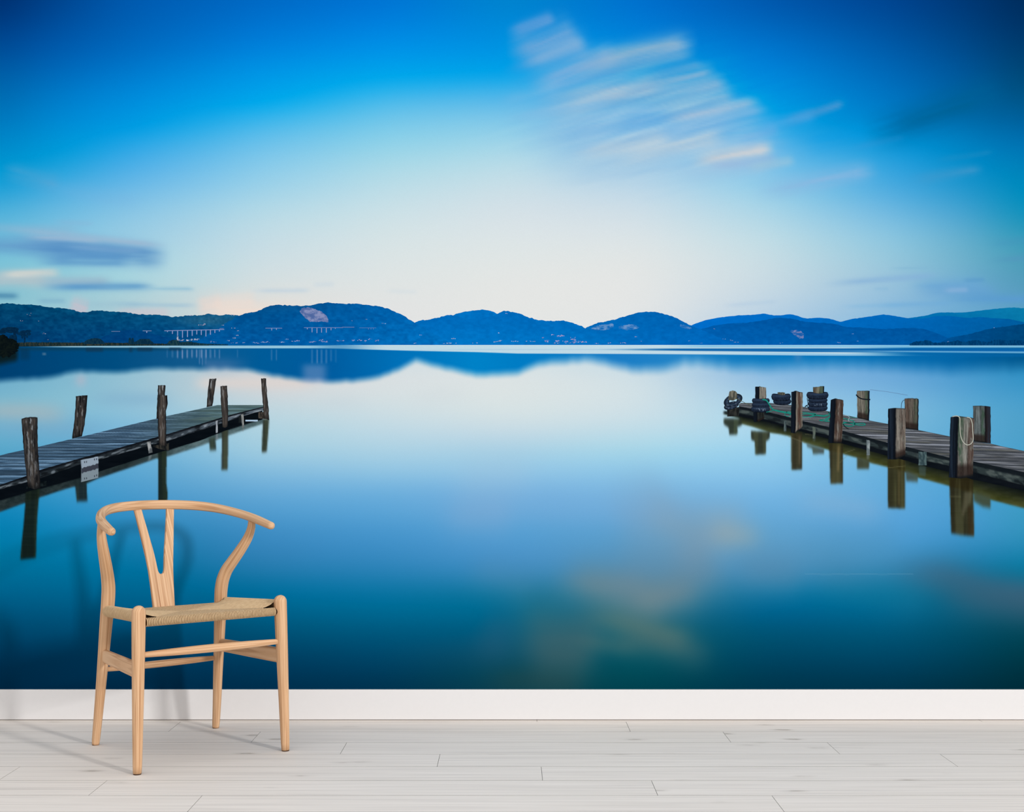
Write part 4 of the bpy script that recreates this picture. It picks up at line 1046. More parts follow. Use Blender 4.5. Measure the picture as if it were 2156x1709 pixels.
post(JL, zl([(611,712),(615,800),(614,880)]), zl([(743,684),(745,760),(744,848)]), [(0, 770 + 714 / 3.593), (1, 770 + 684 / 3.593)], [(0, 770 + 880 / 3.593), (1, 770 + 846 / 3.593)], platecol, 124, 'pale grey bolted plate mirrored in the water', name='printed_metal_plate', nx=40, res=.8)
def crossb(U, T, X, Y, sd):
    return litwood((22, 26, 28), (60, 58, 52))(U, T, X, Y, sd)
post(JL, zl([(1160,590),(1160,640)]), zl([(1280,575),(1280,640)]), [(0, 770 + 602 / 3.593), (1, 770 + 584 / 3.593)], [(0, 770 + 612 / 3.593), (.4, 770 + 630 / 3.593), (1, 770 + 640 / 3.593)], crossb, 125, 'dark cross beam at the foot of the middle front post', name='printed_cross_beam', nx=14)
post(JL, zl([(200,860),(200,930)]), zl([(354,860),(354,930)]), [(0, 770 + 900 / 3.593), (.6, 770 + 880 / 3.593), (1, 770 + 872 / 3.593)], [(0, 770 + 930 / 3.593), (1, 770 + 908 / 3.593)], litwood((8,14,18), (30,40,42)), 126, 'dark beam stub at the foot of the nearest post', name='printed_cross_beam', nx=14)
post(JL, zl([(1955,345),(1955,400)]), zl([(2014,345),(2014,400)]), [(0, 770 + 352 / 3.593), (1, 770 + 344 / 3.593)], [(0, 770 + 396 / 3.593), (1, 770 + 402 / 3.593)], litwood((40,38,36), (92,84,76)), 127, 'short beam end at the far post', name='printed_cross_beam', nx=10)
lp2 = [
 ([(1668,150),(1672,300),(1680,400),(1681,466)], [(1718,150),(1724,260),(1726,340),(1725,466)], [(0,153),(.5,149),(1,152)], [(0,462),(.5,468),(1,458)], brownpost, 'upright brown post, second from the far end on the front edge'),
 ([(1975,95),(1982,190),(1990,300),(1994,385)], [(2012,95),(2022,230),(2033,330),(2035,410)], [(0,96),(1,94)], [(0,384),(.5,402),(1,412)], brownpost, 'leaning brown post at the far end of the deck'),
 ([(1190,222),(1192,300),(1195,500),(1204,600)], [(1265,222),(1268,285),(1256,345),(1257,480),(1260,604)], [(0,224),(.5,219),(1,223)], [(0,598),(.5,602),(1,606)], brownpost, 'thick brown post in the middle of the front edge'),
 ([(161,392),(170,500),(178,620),(190,740),(204,860),(214,932)], [(284,390),(285,600),(297,760),(304,880),(305,932)], [(0,402),(.15,394),(.5,387),(.85,386),(1,392)], [(0,915),(.5,934),(1,922)], weathered, 'thickest dark round post, nearest at the left'),
]
for i, (Lz, Rz, tz, bz, cf, lb) in enumerate(lp2):
    post(JL, zl(Lz), zl(Rz), [(u, 770 + y / 3.593) for u, y in tz], [(u, 770 + y / 3.593) for u, y in bz], cf, 140 + i * 5, lb)

# ---- right jetty
JR = empty('printed_jetty', (0, 0, 0)); JR.parent = MUR
JR['label'] = 'printed wooden jetty with square posts, tyres and green rope on the right'
def runder(X, Y, T, sd):
    n = fbm(X / 30., Y / 6., sd, 3)[..., None]
    return (np.array([7, 12, 18.]) + n * 12)
RFRONT = zr([(184,247),(270,264),(400,291),(545,325),(630,350),(810,392),(900,416),(1215,500),(1340,527),(1640,602),(1800,627),(2156,702)]) + [(2456,1056)]
RBACK = zr([(184,234),(195,224),(400,224),(545,238),(660,256),(800,281),(1000,325),(1090,346),(1230,372),(1340,400),(1430,412),(1640,455),(1810,490),(1930,506),(1985,520),(2156,556)]) + [(2456,1010)]
beam_strip(JR, 'printed_shadow_gap', RFRONT, zr([(184,315),(370,352),(545,400),(630,425),(800,470),(900,505),(1215,590),(1340,622),(1430,650),(1640,700),(1800,752),(2156,830)]) + [(2456,1090)], runder, 171, 'black gap under the deck edge')
def rbeam(X, Y, T, sd):
    n = fbm(X / 18., T * 3.2 + X / 160., sd, 4)
    c = np.zeros(X.shape + (3,)) + np.array([44, 54, 56.])
    c = mixc(c, (82, 92, 90), sst(n, .5, .72) * .75)
    c = mixc(c, (18, 24, 28), (1 - sst(n, .3, .45)) * .75)
    c = mixc(c, (15, 21, 27), (1 - sst(T, .30, .46)) * .88)
    return mixc(c, (10, 14, 18), sst(T, .9, 1) * .6)
beam_strip(JR, 'printed_beam', RFRONT, zr([(184,302),(270,312),(370,340),(545,388),(630,408),(800,448),(900,478),(1215,560),(1340,596),(1640,660),(1800,704),(2156,796)]) + [(2456,1086)], rbeam, 172, 'dark weathered side beam under the deck edge')
def rdeck(X, Y, T, sd):
    Yr = Y - (X - 1500) * .035
    p = 7600.0 / np.maximum(Yr - 712.0, 20)
    row = np.floor(p); fr = p - row
    r = hsh(row, row * 0 + 3, sd)
    n1 = fbm(X / 42.0 + row * 3.3, p * 3.2, sd, 4); n2 = fbm(X / 60.0 + row * 5.1, p * 1.1, sd + 3, 3)
    c = np.zeros(X.shape + (3,)) + np.array([98, 102, 108.])
    c = mixc(c, (58, 63, 71), (1 - sst(n1, .34, .52)) * .55)
    c = mixc(c, (138, 144, 156), sst(n1 + .2 * (r - .5), .5, .72) * .75)
    c = mixc(c, (84, 84, 70), sst(n2, .55, .75) * .35)
    c = c * (.84 + .28 * r)[..., None]
    seam = 1 - sst(np.minimum(fr, 1 - fr), .03, .19)
    c = mixc(c, (28, 34, 42), seam * .7)
    return mixc(c, (44, 54, 58), (1 - sst(T, 0, .05)) * .5)
deck(JR, RBACK, RFRONT, 173, rdeck, 'grey brown plank deck')
def YR(l): return [(u, 780 + y / 3.2866) for u, y in l]
# back row of posts (dark strip on their right side)
post(JR, zr([(1000,140),(1003,325)]), zr([(1088,140),(1085,346)]), YR([(0,141),(.5,138),(1,140)]), YR([(0,326),(1,347)]), mirrored(.13, (104,100,88), moss=.7), 180, 'square post with a black band round its top')
post(JR, zr([(1330,193),(1335,400)]), zr([(1426,195),(1424,412)]), YR([(0,194),(.5,190),(1,195)]), YR([(0,400),(1,413)]), mirrored(.08, (92,84,74), moss=.5, rust=.5), 181, 'square brown post behind the third front post from the right')
post(JR, zr([(1803,246),(1808,490)]), zr([(1924,250),(1926,503)]), YR([(0,246),(.5,243),(1,251)]), YR([(0,490),(1,504)]), mirrored(.34, (82,94,96), moss=.9, dark=(44,34,36)), 182, 'mossy square post at the back, farthest right')
ribbon_mesh('printed_rope', zr([(995,166),(1008,182),(1030,194),(1060,199),(1092,200)]), 2.6, (20, 26, 34), JR, 'black band tied round the square post', dense=24)
ribbon_mesh('printed_rope', zr([(1307,258),(1310,225),(1320,207),(1332,203)]), .9, (40, 56, 72), JR, 'thin dark wire between two posts', dense=14)
ribbon_mesh('printed_line', zr([(1090,132),(1180,142),(1270,156),(1350,170)]), .5, (110, 140, 180), JR, 'hair thin line above the water', dense=20)

# tyres
def tyre(cx_, cy_, rx, ry, sag, sd, label, chalk=False, parent=None):
    cx_, cy_ = 1500 + cx_ / 3.2866, 780 + cy_ / 3.2866; rx, ry, sag = rx / 3.2866, ry / 3.2866, sag / 3.2866
    n, m = 15, 56
    T = np.repeat(np.linspace(0, 1, n)[:, None], m, 1); U = np.repeat(np.linspace(-1, 1, m)[None], n, 0)
    w = rx * (1 - np.abs(2 * T - 1) ** 3.2 * .04)
    lim = (1 - np.abs(U) ** 7) ** .36
    X = cx_ + U * w
    Y = cy_ + (2 * T - 1) * ry * lim + sag * (1 - U ** 2) - sag * .5
    c = np.zeros(U.shape + (3,)) + np.array([24, 34, 50.])
    c = mixc(c, (52, 70, 96), np.exp(-((T - .28) / .17) ** 2) * .75 * (1 - .5 * np.abs(U)))
    c = mixc(c, (8, 12, 20), sst(T, .72, 1) * .8)
    c = mixc(c, (44, 60, 80), (vn(U * 14, T * 5, sd) > .62) * .35)
    if chalk:
        c = mixc(c, (150, 166, 184), sst(vn(U * 12, T * 3, sd + 2), .62, .8) * np.exp(-((T - .5) / .22) ** 2) * np.exp(-(U / .55) ** 4) * .75)
    return mural_mesh('printed_tyre', X, Y, c, parent or JR, label)
tyre(483, 216, 63, 19, 8, 201, 'lower of the two loose stacked tyres')
tyre(475, 184, 68, 26, 8, 202, 'upper of the two loose stacked tyres')
post(JR, zr([(450,150),(450,168)]), zr([(502,150),(502,168)]), YR([(0,150),(1,152)]), YR([(0,162),(.5,170),(1,168)]), litwood((56,62,50), (104,100,84)), 203, 'low post top inside the two loose tyres', nx=10)
for k, (cy_, rx_, ry_, ch) in enumerate([(261, 69, 19, False), (233, 69, 19, True), (207, 68, 17, False), (172, 77, 26, False)]):
    tyre(729 if k < 3 else 727, cy_, rx_, ry_, 6, 205 + k, ['bottom tyre of the four tyre stack', 'third tyre of the four tyre stack, chalk marked', 'second tyre of the four tyre stack', 'top and widest tyre of the four tyre stack'][k], ch)
post(JR, zr([(697,112),(698,160)]), zr([(773,108),(772,158)]), YR([(0,113),(.6,112),(.64,108),(1,108)]), YR([(0,154),(.5,160),(1,156)]), mirrored(.1, (98,98,78), moss=.7, rust=.5, wet=1.3), 210, 'mossy post top inside the four tyre stack')
ribbon_mesh('printed_rope', zr([(656,190),(660,236),(650,245),(640,252),(652,240),(664,262)]), 1.2, (26, 34, 40), JR, 'dark lashing beside the four tyre stack', dense=30)
# leaning pair of tyres round the end post
post(JR, zr([(100,262),(104,320)]), zr([(184,250),(184,320)]), YR([(0,268),(1,250)]), YR([(0,318),(1,312)]), litwood((22,26,28), (52,54,50)), 211, 'dark pile under the end tyres', nx=14)
def ring_tyre(cx_, cy_, rx, ry, tilt, inner, sd, label):
    cx_, cy_ = 1500 + cx_ / 3.2866, 780 + cy_ / 3.2866; rx, ry = rx / 3.2866, ry / 3.2866
    n, m = 12, 72
    a = np.linspace(0, 2 * math.pi, m)[None]; r = np.linspace(inner, 1, n)[:, None]
    x = np.cos(a) * r * rx; y = np.sin(a) * r * ry
    ct, st_ = math.cos(tilt), math.sin(tilt)
    X = cx_ + x * ct - y * st_; Y = cy_ + x * st_ + y * ct
    q = (r - inner) / (1 - inner) + a * 0
    c = np.zeros(X.shape + (3,)) + np.array([22, 32, 46.])
    c = mixc(c, (56, 76, 100), np.exp(-((q - .45) / .22) ** 2) * .7)
    c = mixc(c, (120, 134, 150), sst(vn(a * 5 + 0 * r, q * 3, sd), .66, .82) * .5)
    return mural_mesh('printed_tyre', X, Y, c, JR, label)
ring_tyre(132, 242, 54, 26, -.32, .2, 212, 'lower tyre leaning on the end post')
ring_tyre(143, 206, 68, 42, -.42, .42, 213, 'upper tyre leaning on the end post')
post(JR, zr([(119,140),(112,175),(108,206)]), zr([(168,140),(172,165),(168,206)]), YR([(0,143),(.4,137),(.8,142),(1,152)]), YR([(0,203),(.6,208),(1,196)]), litwood((74,76,66), (132,128,108)), 214, 'short pale post end inside the leaning tyres', nx=14)
ribbon_mesh('printed_rope', zr([(160,190),(185,202),(212,216),(240,232),(262,240)]), .9, (88, 96, 70), JR, 'thin olive rope from the end post', dense=16)
# second post with three tyres
post(JR, zr([(282,285),(286,356)]), zr([(360,285),(358,340)]), YR([(0,285),(1,285)]), YR([(0,356),(.5,352),(1,330)]), squared(.36, (38,42,40)), 220, 'pile below the three tyre stack')
post(JR, zr([(297,110),(297,205)]), zr([(372,116),(372,205)]), YR([(0,113),(.35,109),(1,117)]), YR([(0,200),(.5,206),(1,200)]), squared(.38, (128,122,110), moss=.3, wet=1.4), 221, 'square post standing in the three tyre stack')
for k, (cy_, rx_, ry_, ch) in enumerate([(210, 62, 19, False), (239, 63, 18, False), (268, 67, 19, True)]):
    tyre(335 if k < 2 else 332, cy_, rx_, ry_, 6, 224 + k, ['top tyre of the three tyre stack', 'middle tyre of the three tyre stack', 'bottom tyre of the three tyre stack, whitened'][k], ch)
# brackets under the deck
for (x0, x1, y0, y1, ca, cb, lb) in [(495,511,344,420,(48,62,66),(84,98,98),'bracket left of the rust streaked post'), (694,713,388,470,(50,62,60),(92,102,94),'bracket right of the rust streaked post'),
                                     (1066,1089,480,585,(96,108,112),(156,166,168),'pale bracket with a white top'), (1426,1482,560,655,(44,62,68),(84,104,106),'wide bracket between the two nearest front posts')]:
    post(JR, zr([(x0, y0), (x0, y1)]), zr([(x1, y0), (x1, y1)]), YR([(0, y0), (1, y0 + 4)]), YR([(0, y1), (1, y1)]), litwood(ca, cb), int(x0), lb, name='printed_bracket', nx=8)
# green rope heap
GR = (28, 130, 118)
ropes = [
 ([(345,200),(372,206),(392,232),(408,258),(424,272),(460,282),(500,290),(560,300)], 3.0, 'green rope running down from the three tyre stack'),
 ([(372,288),(400,282),(430,272),(470,280),(520,288),(545,296),(520,318),(500,300),(520,284),(560,286)], 1.8, None),
 ([(620,290),(670,294),(715,300),(680,316),(630,320),(600,312),(640,300),(700,304),(760,310),(800,306)], 2.2, None),
 ([(670,322),(720,312),(780,316),(808,300),(800,286),(812,300),(806,330),(760,340),(740,344),(790,350),(830,352)], 2.2, None),
 ([(740,346),(780,336),(806,322),(800,340),(770,348),(800,352)], 2.0, None),
 ([(905,330),(940,338),(975,350),(985,372),(960,384),(920,380),(900,368),(930,362),(975,370),(1020,378),(1058,374),(1050,366),(1000,366),(950,362),(905,356)], 2.4, 'green rope loops right of the second front post'),
 ([(900,310),(930,312),(948,322),(940,340),(946,352)], 1.6, None),
 ([(945,322),(975,326),(1000,325)], 1.3, None),
]
RP = ribbon_mesh('printed_rope', zr(ropes[0][0]), ropes[0][1], GR, JR, ropes[0][2], dense=60)
for i, (pz, w_, lb) in enumerate(ropes[1:]):
    ribbon_mesh('printed_rope', zr(pz), w_ * .8, (GR if i != 5 else (150, 170, 180)), JR, lb or 'green rope coil lying on the deck', dense=90, sd=i)
ribbon_mesh('printed_rope', zr([(903,368),(915,385),(930,398),(944,404)]), 1.6, (24, 30, 34), JR, 'black rope end beside the green loops', dense=16)
# front row of posts (dark face on their left side)
post(JR, zr([(547,145),(545,300),(543,432)]), zr([(625,150),(622,400),(605,432)]), YR([(0,146),(.4,141),(1,151)]), YR([(0,428),(.5,434),(.6,420),(1,398)]), squared(.42, (112,104,92), rust=.95, rustpos=(.35,.72), wet=1.1), 240, 'square front post with a rust brown streak')
post(JR, zr([(820,200),(808,400),(800,502)]), zr([(907,205),(900,400),(893,502)]), YR([(0,202),(.35,192),(.7,197),(1,207)]), YR([(0,500),(1,502)]), squared(.40, (86,76,66), rust=.7, rustpos=(.1,.95), lightpos=.42, wet=.97), 241, 'square front post with a pale vertical streak')
post(JR, zr([(1217,264),(1214,450),(1211,612)]), zr([(1335,264),(1336,450),(1335,604)]), YR([(0,264),(.4,258),(1,263)]), YR([(0,612),(.5,614),(1,588)]), squared(.45, (112,106,96), rust=.35, rustpos=(.5,.9), wet=.92), 242, 'square front post with a long crack, second nearest')
post(JR, zr([(1648,318),(1642,500),(1636,740)]), zr([(1812,330),(1806,500),(1803,734)]), YR([(0,320),(.36,313),(1,330)]), YR([(0,738),(.5,746),(1,730)]), squared(.34, (112,112,104), rust=.8, moss=.9, rustpos=(.72,1.2), wet=.84), 243, 'thickest square post with a white rope loop, nearest at the right', nx=40)
ribbon_mesh('printed_rope', zr([(1660,318),(1690,314),(1708,322),(1712,380),(1716,440),(1732,490),(1762,514),(1790,505),(1803,480),(1800,410),(1796,360),(1784,330),(1760,322)]), 1.9, (178, 180, 168), JR, 'white rope loop hung over the nearest post', dense=90)

# ================================================================== CHAIR
CH = empty('armchair', (-0.87887, 3.68676, 0.0), math.radians(37.668))
tag(CH, 'light ash wood armchair with Y shaped back and woven cord seat before the mural', 'chair')

def lerp_tab(z, tab):
    zs = [t[0] for t in tab]
    return [float(np.interp(z, zs, [t[i] for t in tab])) for i in range(1, len(tab[0]))]

GL = 0.003
def glide(leg, x, y, r):
    bm = bmesh.new()
    bmesh.ops.create_cone(bm, cap_ends=True, segments=24, radius1=r, radius2=r, depth=GL)
    for v in bm.verts: v.co += Vector((x, y, GL / 2))
    me = bpy.data.meshes.new('foot_glide'); bm.to_mesh(me); bm.free()
    o = link('foot_glide', me, leg, M_GLIDE, smooth=False); o['label'] = 'thin dark brown glide under the leg'

for sgn in (-1, 1):
    # front leg: straight taper with a domed top
    tab = [(0.0, .2330, .000, .0118), (.02, .2326, .0006, .0130), (.10, .2308, .003, .0146), (.18, .2291, .0056, .0160), (.30, .2265, .0095, .0180), (.40, .2243, .013, .0194), (.457, .2230, .015, .0198)]
    zs = np.linspace(GL, .457, 22)
    path, rad = [], []
    for z in zs:
        u, v, r = lerp_tab(z, tab); path.append((sgn * u, v, z)); rad.append(r)
    leg = tube('leg', path, rad, rad, M_WOOD, CH, nsec=32, up=(0, 1, 0), cap0='flat', cap1='dome')
    glide(leg, sgn * .2330, 0.0, .0112)
    # back leg: rakes back to the floor, bends out and forward above the seat to carry the arm
    tab = [(0.0, .2005, .4335, .0112), (.02, .2003, .4302, .0124), (.10, .1977, .4162, .0140), (.20, .1942, .4010, .0156), (.30, .1914, .3857, .0174), (.40, .1884, .3712, .0196), (.43, .1872, .3662, .0204), (.47, .1868, .3600, .0207),
           (.50, .1890, .3525, .0205), (.53, .1958, .3407, .0196), (.56, .2072, .3200, .0186), (.60, .2233, .2921, .0172), (.64, .2378, .2690, .0152), (.67, .2442, .2590, .0132), (.697, .2452, .2560, .0112)]
    pts = [(sgn * t[1], t[2], t[0]) for t in tab if t[0] > 0.001]
    pts = [(sgn * .2005, .4333, GL)] + pts
    path = catmull(pts, 60)
    rad = [lerp_tab(p[2], tab)[2] for p in path]
    leg = tube('leg', path, rad, rad, M_WOOD, CH, nsec=32, up=(0, 1, 0))
    glide(leg, sgn * .2005, .4335, .0106)

# top rail: one bent piece, arms to back
half = [(.2560, .143, .6828), (.2545, .165, .6870), (.2512, .200, .6940), (.2462, .240, .7020), (.2362, .288, .7112), (.2230, .325, .7184), (.2060, .362, .7256), (.1760, .4035, .7338), (.1400, .432, .7392), (.1000, .4505, .7425), (.0500, .4640, .7445), (0, .4680, .7450)]
rp = [(-u, v, z) for u, v, z in half] + [(u, v, z) for u, v, z in half[-2::-1]]
path = catmull(rp, 120)
d = np.r_[0, np.cumsum(np.linalg.norm(np.diff(path, axis=0), axis=1))]; d = np.abs(d / d[-1] - .5) * 2    # 0 at the back, 1 at the tips
ra = np.interp(d, [0, .35, .6, .85, 1], [.0105, .0112, .0138, .0142, .0122])
rb = np.interp(d, [0, .35, .6, .85, 1], [.0152, .0150, .0136, .0130, .0118])
tube('top_rail', path, ra, rb, M_WOOD, CH, nsec=36, cap0='dome', cap1='dome', power=2.35)

# Y shaped back splat
def build_splat():
    wo = [(.408, .0355), (.45, .0365), (.50, .0385), (.54, .0410), (.58, .0455), (.62, .0510), (.66, .0565), (.70, .0622), (.738, .0680)]
    wi = [(.5250, .0), (.5258, .0035), (.5285, .0068), (.535, .0098), (.547, .0116), (.575, .0150), (.604, .0195), (.64, .0262), (.674, .0322), (.705, .0380), (.738, .0430)]
    out = [(-w_, z) for z, w_ in wo] + [(-w_, z) for z, w_ in wi[::-1]] + [(w_, z) for z, w_ in wi[1:]] + [(w_, z) for z, w_ in wo[::-1]]
    bm = bmesh.new()
    vs = [bm.verts.new((u, 0, z)) for u, z in out]
    f = bm.faces.new(vs)
    ex = bmesh.ops.extrude_face_region(bm, geom=[f])
    nv = [e for e in ex['geom'] if isinstance(e, bmesh.types.BMVert)]
    for v in nv: v.co.y += 0.0115
    bmesh.ops.recalc_face_normals(bm, faces=bm.faces[:])
    uvl = bm.loops.layers.uv.new('grain')
    for v in bm.verts:
        t = (v.co.z - .408) / .33
        v.co.y += .379 + .0875 * t - .006 * math.sin(math.pi * t) - .00575
    for fc in bm.faces:
        for l in fc.loops: l[uvl].uv = (l.vert.co.z + 71.3, l.vert.co.x * .85 + l.vert.co.y * .3 + 3.1)
    bmesh.ops.triangulate(bm, faces=[fc for fc in bm.faces if len(fc.verts) > 4])
    me = bpy.data.meshes.new('back_splat'); bm.to_mesh(me); bm.free()
    o = link('back_splat', me, CH, M_WOOD, smooth=False)
    bv = o.modifiers.new('soft_edges', 'BEVEL'); bv.width = .0022; bv.segments = 3; bv.limit_method = 'ANGLE'; bv.angle_limit = math.radians(40)
build_splat()

# stretchers
def stretch(p0, p1, rend, rmid, n=30, name='stretcher'):
    P0, P1 = np.array(p0), np.array(p1)
    t = np.linspace(0, 1, n)
    path = P0[None] * (1 - t[:, None]) + P1[None] * t[:, None]
    r = rend + (rmid - rend) * np.sin(np.pi * t) ** .8
    return tube(name, path, r, r, M_WOOD, CH, nsec=24)
stretch((-.226, .0105, .3355), (.226, .0105, .3355), .0070, .0122)
stretch((-.1935, .396, .2395), (.1935, .396, .2395), .0066, .0112)
for sgn in (-1, 1):
    n = 24
    t = np.linspace(0, 1, n)
    A0, A1 = np.array([sgn * .1905, .389, .2840]), np.array([sgn * .2265, .0095, .2913])
    path = A0[None] * (1 - t[:, None]) + A1[None] * t[:, None]
    hb_ = np.interp(t, [0, .12, 1], [.0195, .0205, .0232]); wb_ = np.interp(t, [0, .5, 1], [.0085, .0098, .0085])
    tube('stretcher', path, wb_, hb_, M_WOOD, CH, nsec=32, power=4.0)

# woven seat
RF, ZF, VF = .0112, .4275, .0135          # front rail
RB_, ZB, VB = .0108, .4130, .3640         # back rail
def side_rail(v):                          # centre of the side rail at depth v
    t = (v - .015) / (.358 - .015)
    return np.interp(t, [0, 1], [.2215, .1880]), np.interp(t, [0, 1], [.4450, .4250])
RS = .0165
SEAT = empty('seat'); SEAT.parent = CH
SEAT['label'] = 'tan seat woven from twisted paper cord'
tube('seat_frame', [(-.222, VF, ZF), (.222, VF, ZF)], RF - .0006, RF - .0006, M_CORE, SEAT, nsec=20)
tube('seat_frame', [(-.187, VB, ZB), (.187, VB, ZB)], RB_ - .0015, RB_ - .0015, M_CORE, SEAT, nsec=20)
for sgn in (-1, 1):
    tube('seat_frame', [(sgn * .2215, .015, .4450), (sgn * .1902, .336, .4263)], RS - .0015, RS - .0015, M_CORE, SEAT, nsec=20)

class Cords:
    def __init__(s): s.v, s.f, s.uv = [], [], []
    def add(s, path, side, r, flip=False):
        """half-round cord along path; side = unit vector across the cord lying in the sheet."""
        P = np.array(path, float); n = len(P)
        T = np.gradient(P, axis=0); T /= np.linalg.norm(T, axis=1, keepdims=True)
        Sd = np.array(side, float); Sd = Sd - (T @ Sd)[:, None] * T; Sd /= np.linalg.norm(Sd, axis=1, keepdims=True)
        Nn = np.cross(T, Sd)
        if flip: Nn = -Nn
        b = len(s.v); th = np.linspace(0, math.pi, 6)
        dl = np.r_[0, np.cumsum(np.linalg.norm(np.diff(P, axis=0), axis=1))]
        o_ = len(s.v) * .0137
        for i in range(n):
            for a in th:
                s.v.append(P[i] + Sd[i] * (math.cos(a) * r * 1.02) + Nn[i] * (math.sin(a) * r)); s.uv.append((dl[i] + o_, a * r + o_ * .7))
        for i in range(n - 1):
            for j in range(5):
                s.f.append((b + i * 6 + j, b + i * 6 + j + 1, b + (i + 1) * 6 + j + 1, b + (i + 1) * 6 + j))
    def build(s, name, mat, parent):
        me = bpy.data.meshes.new(name); me.from_pydata([tuple(v) for v in s.v], [], s.f); me.update()
        ul = me.uv_layers.new(name='grain')
        vi = np.empty(len(me.loops), dtype=np.int32); me.loops.foreach_get('vertex_index', vi)
        ul.data.foreach_set('uv', np.array(s.uv, dtype=np.float32)[vi].ravel())
        return link(name, me, parent, mat)

CVc, CZ = .215, .4245                      # where the four fields meet, and the dip there
FU, BU = .168, .172                        # half widths of front and back fields at their rails
def front_reach(u): return np.interp(abs(u), [0, .012, FU, .3], [CVc, CVc, .020, .020])
def back_reach(u): return np.interp(abs(u), [0, .012, BU, .3], [CVc, CVc, .352, .352])
def diag_z_front(u): return np.interp(abs(u), [.012, FU], [CZ, ZF + RF + .0012])
def diag_z_back(u): return np.interp(abs(u), [.012, BU], [CZ, ZB + RB_ + .0012])
pitch = .0049; rc = .00185
# front field and front rail
fw = Cords()
for u in np.arange(-.2015, .2016, pitch):
    p = [(u, VF + (RF) * math.cos(a), ZF + RF * math.sin(a)) for a in np.linspace(-math.pi * .5, -math.pi * 1.5, 15)]
    if abs(u) < FU:
        v1 = front_reach(u); z1 = diag_z_front(u)
        for t in (.12, .35, .6, .8, .95, 1.0): p.append((u, VF + (v1 - VF) * t, (ZF + RF) * (1 - t) + z1 * t))
        p.append((u, v1 + .003, z1 - .006))
    fw.add(p, (1, 0, 0), rc, flip=True)
fw.build('woven_cord', M_CORD, SEAT)
# back field and back rail
bw = Cords()
for u in np.arange(-.1764, .1765, pitch):
    p = [(u, VB - RB_ * math.cos(a), ZB + RB_ * math.sin(a)) for a in np.linspace(-math.pi * .5, -math.pi * 1.5, 11)]
    if abs(u) < BU:
        v1 = min(back_reach(u), .334); z1 = diag_z_back(u)
        for t in (.12, .4, .7, .9, 1.0): p.append((u, VB + (v1 - VB) * t, (ZB + RB_) * (1 - t) + z1 * t))
        p.append((u, v1 - .003, z1 - .006 * min(1, max(.05, (BU - abs(u)) / .05))))
    bw.add(p, (1, 0, 0), rc)
bw.build('woven_cord', M_CORD, SEAT)
# side fields
for sgn in (-1, 1):
    sw = Cords()
    for v in np.arange(.036, .3565, pitch * .86):
        us, zs_ = side_rail(v)
        p = [(sgn * (us + RS * math.cos(a)), v, zs_ + RS * math.sin(a)) for a in np.linspace(-math.pi * .62, math.pi * .5, 15)]
        # inner end lies on a diagonal; near the front the cords fan forward to the front rail
        s_ = (v - .036) / (.3565 - .036)
        if s_ < .5:
            t_ = s_ / .5; ui = np.interp(t_, [0, 1], [FU - .002, .012]); vi_ = np.interp(t_, [0, 1], [.0225, CVc]); zi = diag_z_front(ui) + .0006
        else:
            t_ = (s_ - .5) / .5; ui = np.interp(t_, [0, 1], [.012, BU + .007]); vi_ = np.interp(t_, [0, 1], [CVc, .356]); zi = diag_z_back(ui) + .0006
        zt = zs_ + RS
        for t in (.08, .25, .5, .75, .95, 1.0):
            p.append((sgn * (us * (1 - t) + ui * t), v * (1 - t) + vi_ * t, zt * (1 - t) + zi * t - .004 * math.sin(math.pi * t)))
        p.append((sgn * (ui - .003), vi_, zi - .006 * min(1, max(.05, (1 - s_) / .2))))
        sw.add(p, (0, 1, 0), rc, flip=(sgn > 0))
    sw.build('woven_cord', M_CORD, SEAT)
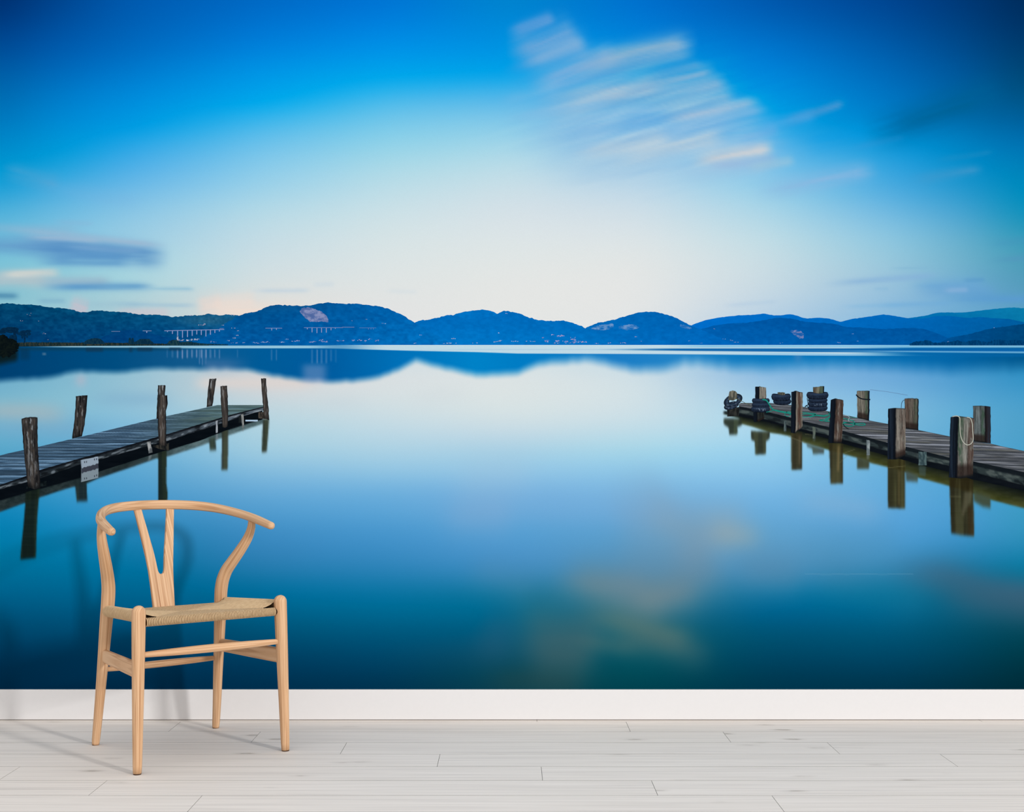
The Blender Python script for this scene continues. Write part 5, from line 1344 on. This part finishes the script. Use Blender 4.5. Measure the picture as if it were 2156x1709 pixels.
# underside: the same fields one layer lower
uw = Cords()
for v in np.arange(.03, .352, pitch):
    us, zs_ = side_rail(v)
    uw.add([(-us, v, zs_ - RS), (-us * .5, v, .4165), (0, v, .4165), (us * .5, v, .4165), (us, v, zs_ - RS)], (0, 1, 0), rc, flip=True)
uw.build('woven_cord', M_CORD, SEAT)
bmv = bmesh.new()  # added dark sheet below the cords, colours their gaps as if in shade
def flatquad(c): bmv.faces.new([bmv.verts.new(p) for p in c])
for sgn in (-1, 1):
    flatquad([(sgn * .21, .03, .4330), (sgn * .18, .35, .419), (0, .35, .4175), (0, .03, .4185)])
me = bpy.data.meshes.new('seat_gap_shade'); bmv.to_mesh(me); bmv.free()
link('seat_gap_shade', me, SEAT, M_CORE, smooth=False)

# ================================================================== LIGHT
wld = bpy.data.worlds.new('soft_daylight'); SC.world = wld
wld.use_nodes = True
bg = wld.node_tree.nodes['Background']
# soft room daylight: even around the room, stronger from overhead
wn = wld.node_tree
wtc = N(wn, 'ShaderNodeTexCoord'); wsep = N(wn, 'ShaderNodeSeparateXYZ')
wmr = N(wn, 'ShaderNodeMapRange'); wmr.inputs['From Min'].default_value = 0.0; wmr.inputs['From Max'].default_value = 1.0
wmr.inputs['To Min'].default_value = 0.54; wmr.inputs['To Max'].default_value = 1.26
wn.links.new(wtc.outputs['Generated'], wsep.inputs[0]); wn.links.new(wsep.outputs['Z'], wmr.inputs['Value'])
wn.links.new(wmr.outputs[0], bg.inputs['Strength'])
bg.inputs['Color'].default_value = (1.0, 0.996, 0.994, 1)
tgt = Vector((-0.6, 4.0, 0.4)); az = Vector((0.738, -0.674, 0.315)).normalized()
ld = bpy.data.lights.new('window_daylight', 'AREA'); ld.shape = 'RECTANGLE'; ld.size = 2.3; ld.size_y = 5.6
ld.energy = 8300; ld.color = (1.0, 0.985, 0.97)
lo_ = bpy.data.objects.new('window_daylight', ld); C.objects.link(lo_)
lo_.location = tgt + az * 40.0
lo_.rotation_euler = (-az).to_track_quat('-Z', 'Y').to_euler()

# ================================================================== CAMERA
cam = bpy.data.cameras.new('camera'); co_ = bpy.data.objects.new('camera', cam); C.objects.link(co_)
co_.location = (0, 0, CAMH); co_.rotation_euler = (math.pi / 2, 0, 0)
cam.sensor_fit = 'HORIZONTAL'; cam.sensor_width = 36.0
cam.lens = 36.0 * FPX / 2156.0
cam.shift_y = (HY - 854.5) / 2156.0
cam.clip_start = 0.05; cam.clip_end = 60
SC.camera = co_
vs_ = SC.view_settings
vs_.view_transform = 'Standard'; vs_.look = 'None'; vs_.gamma = 1.0; vs_.use_curve_mapping = False
vs_.exposure = 0.0
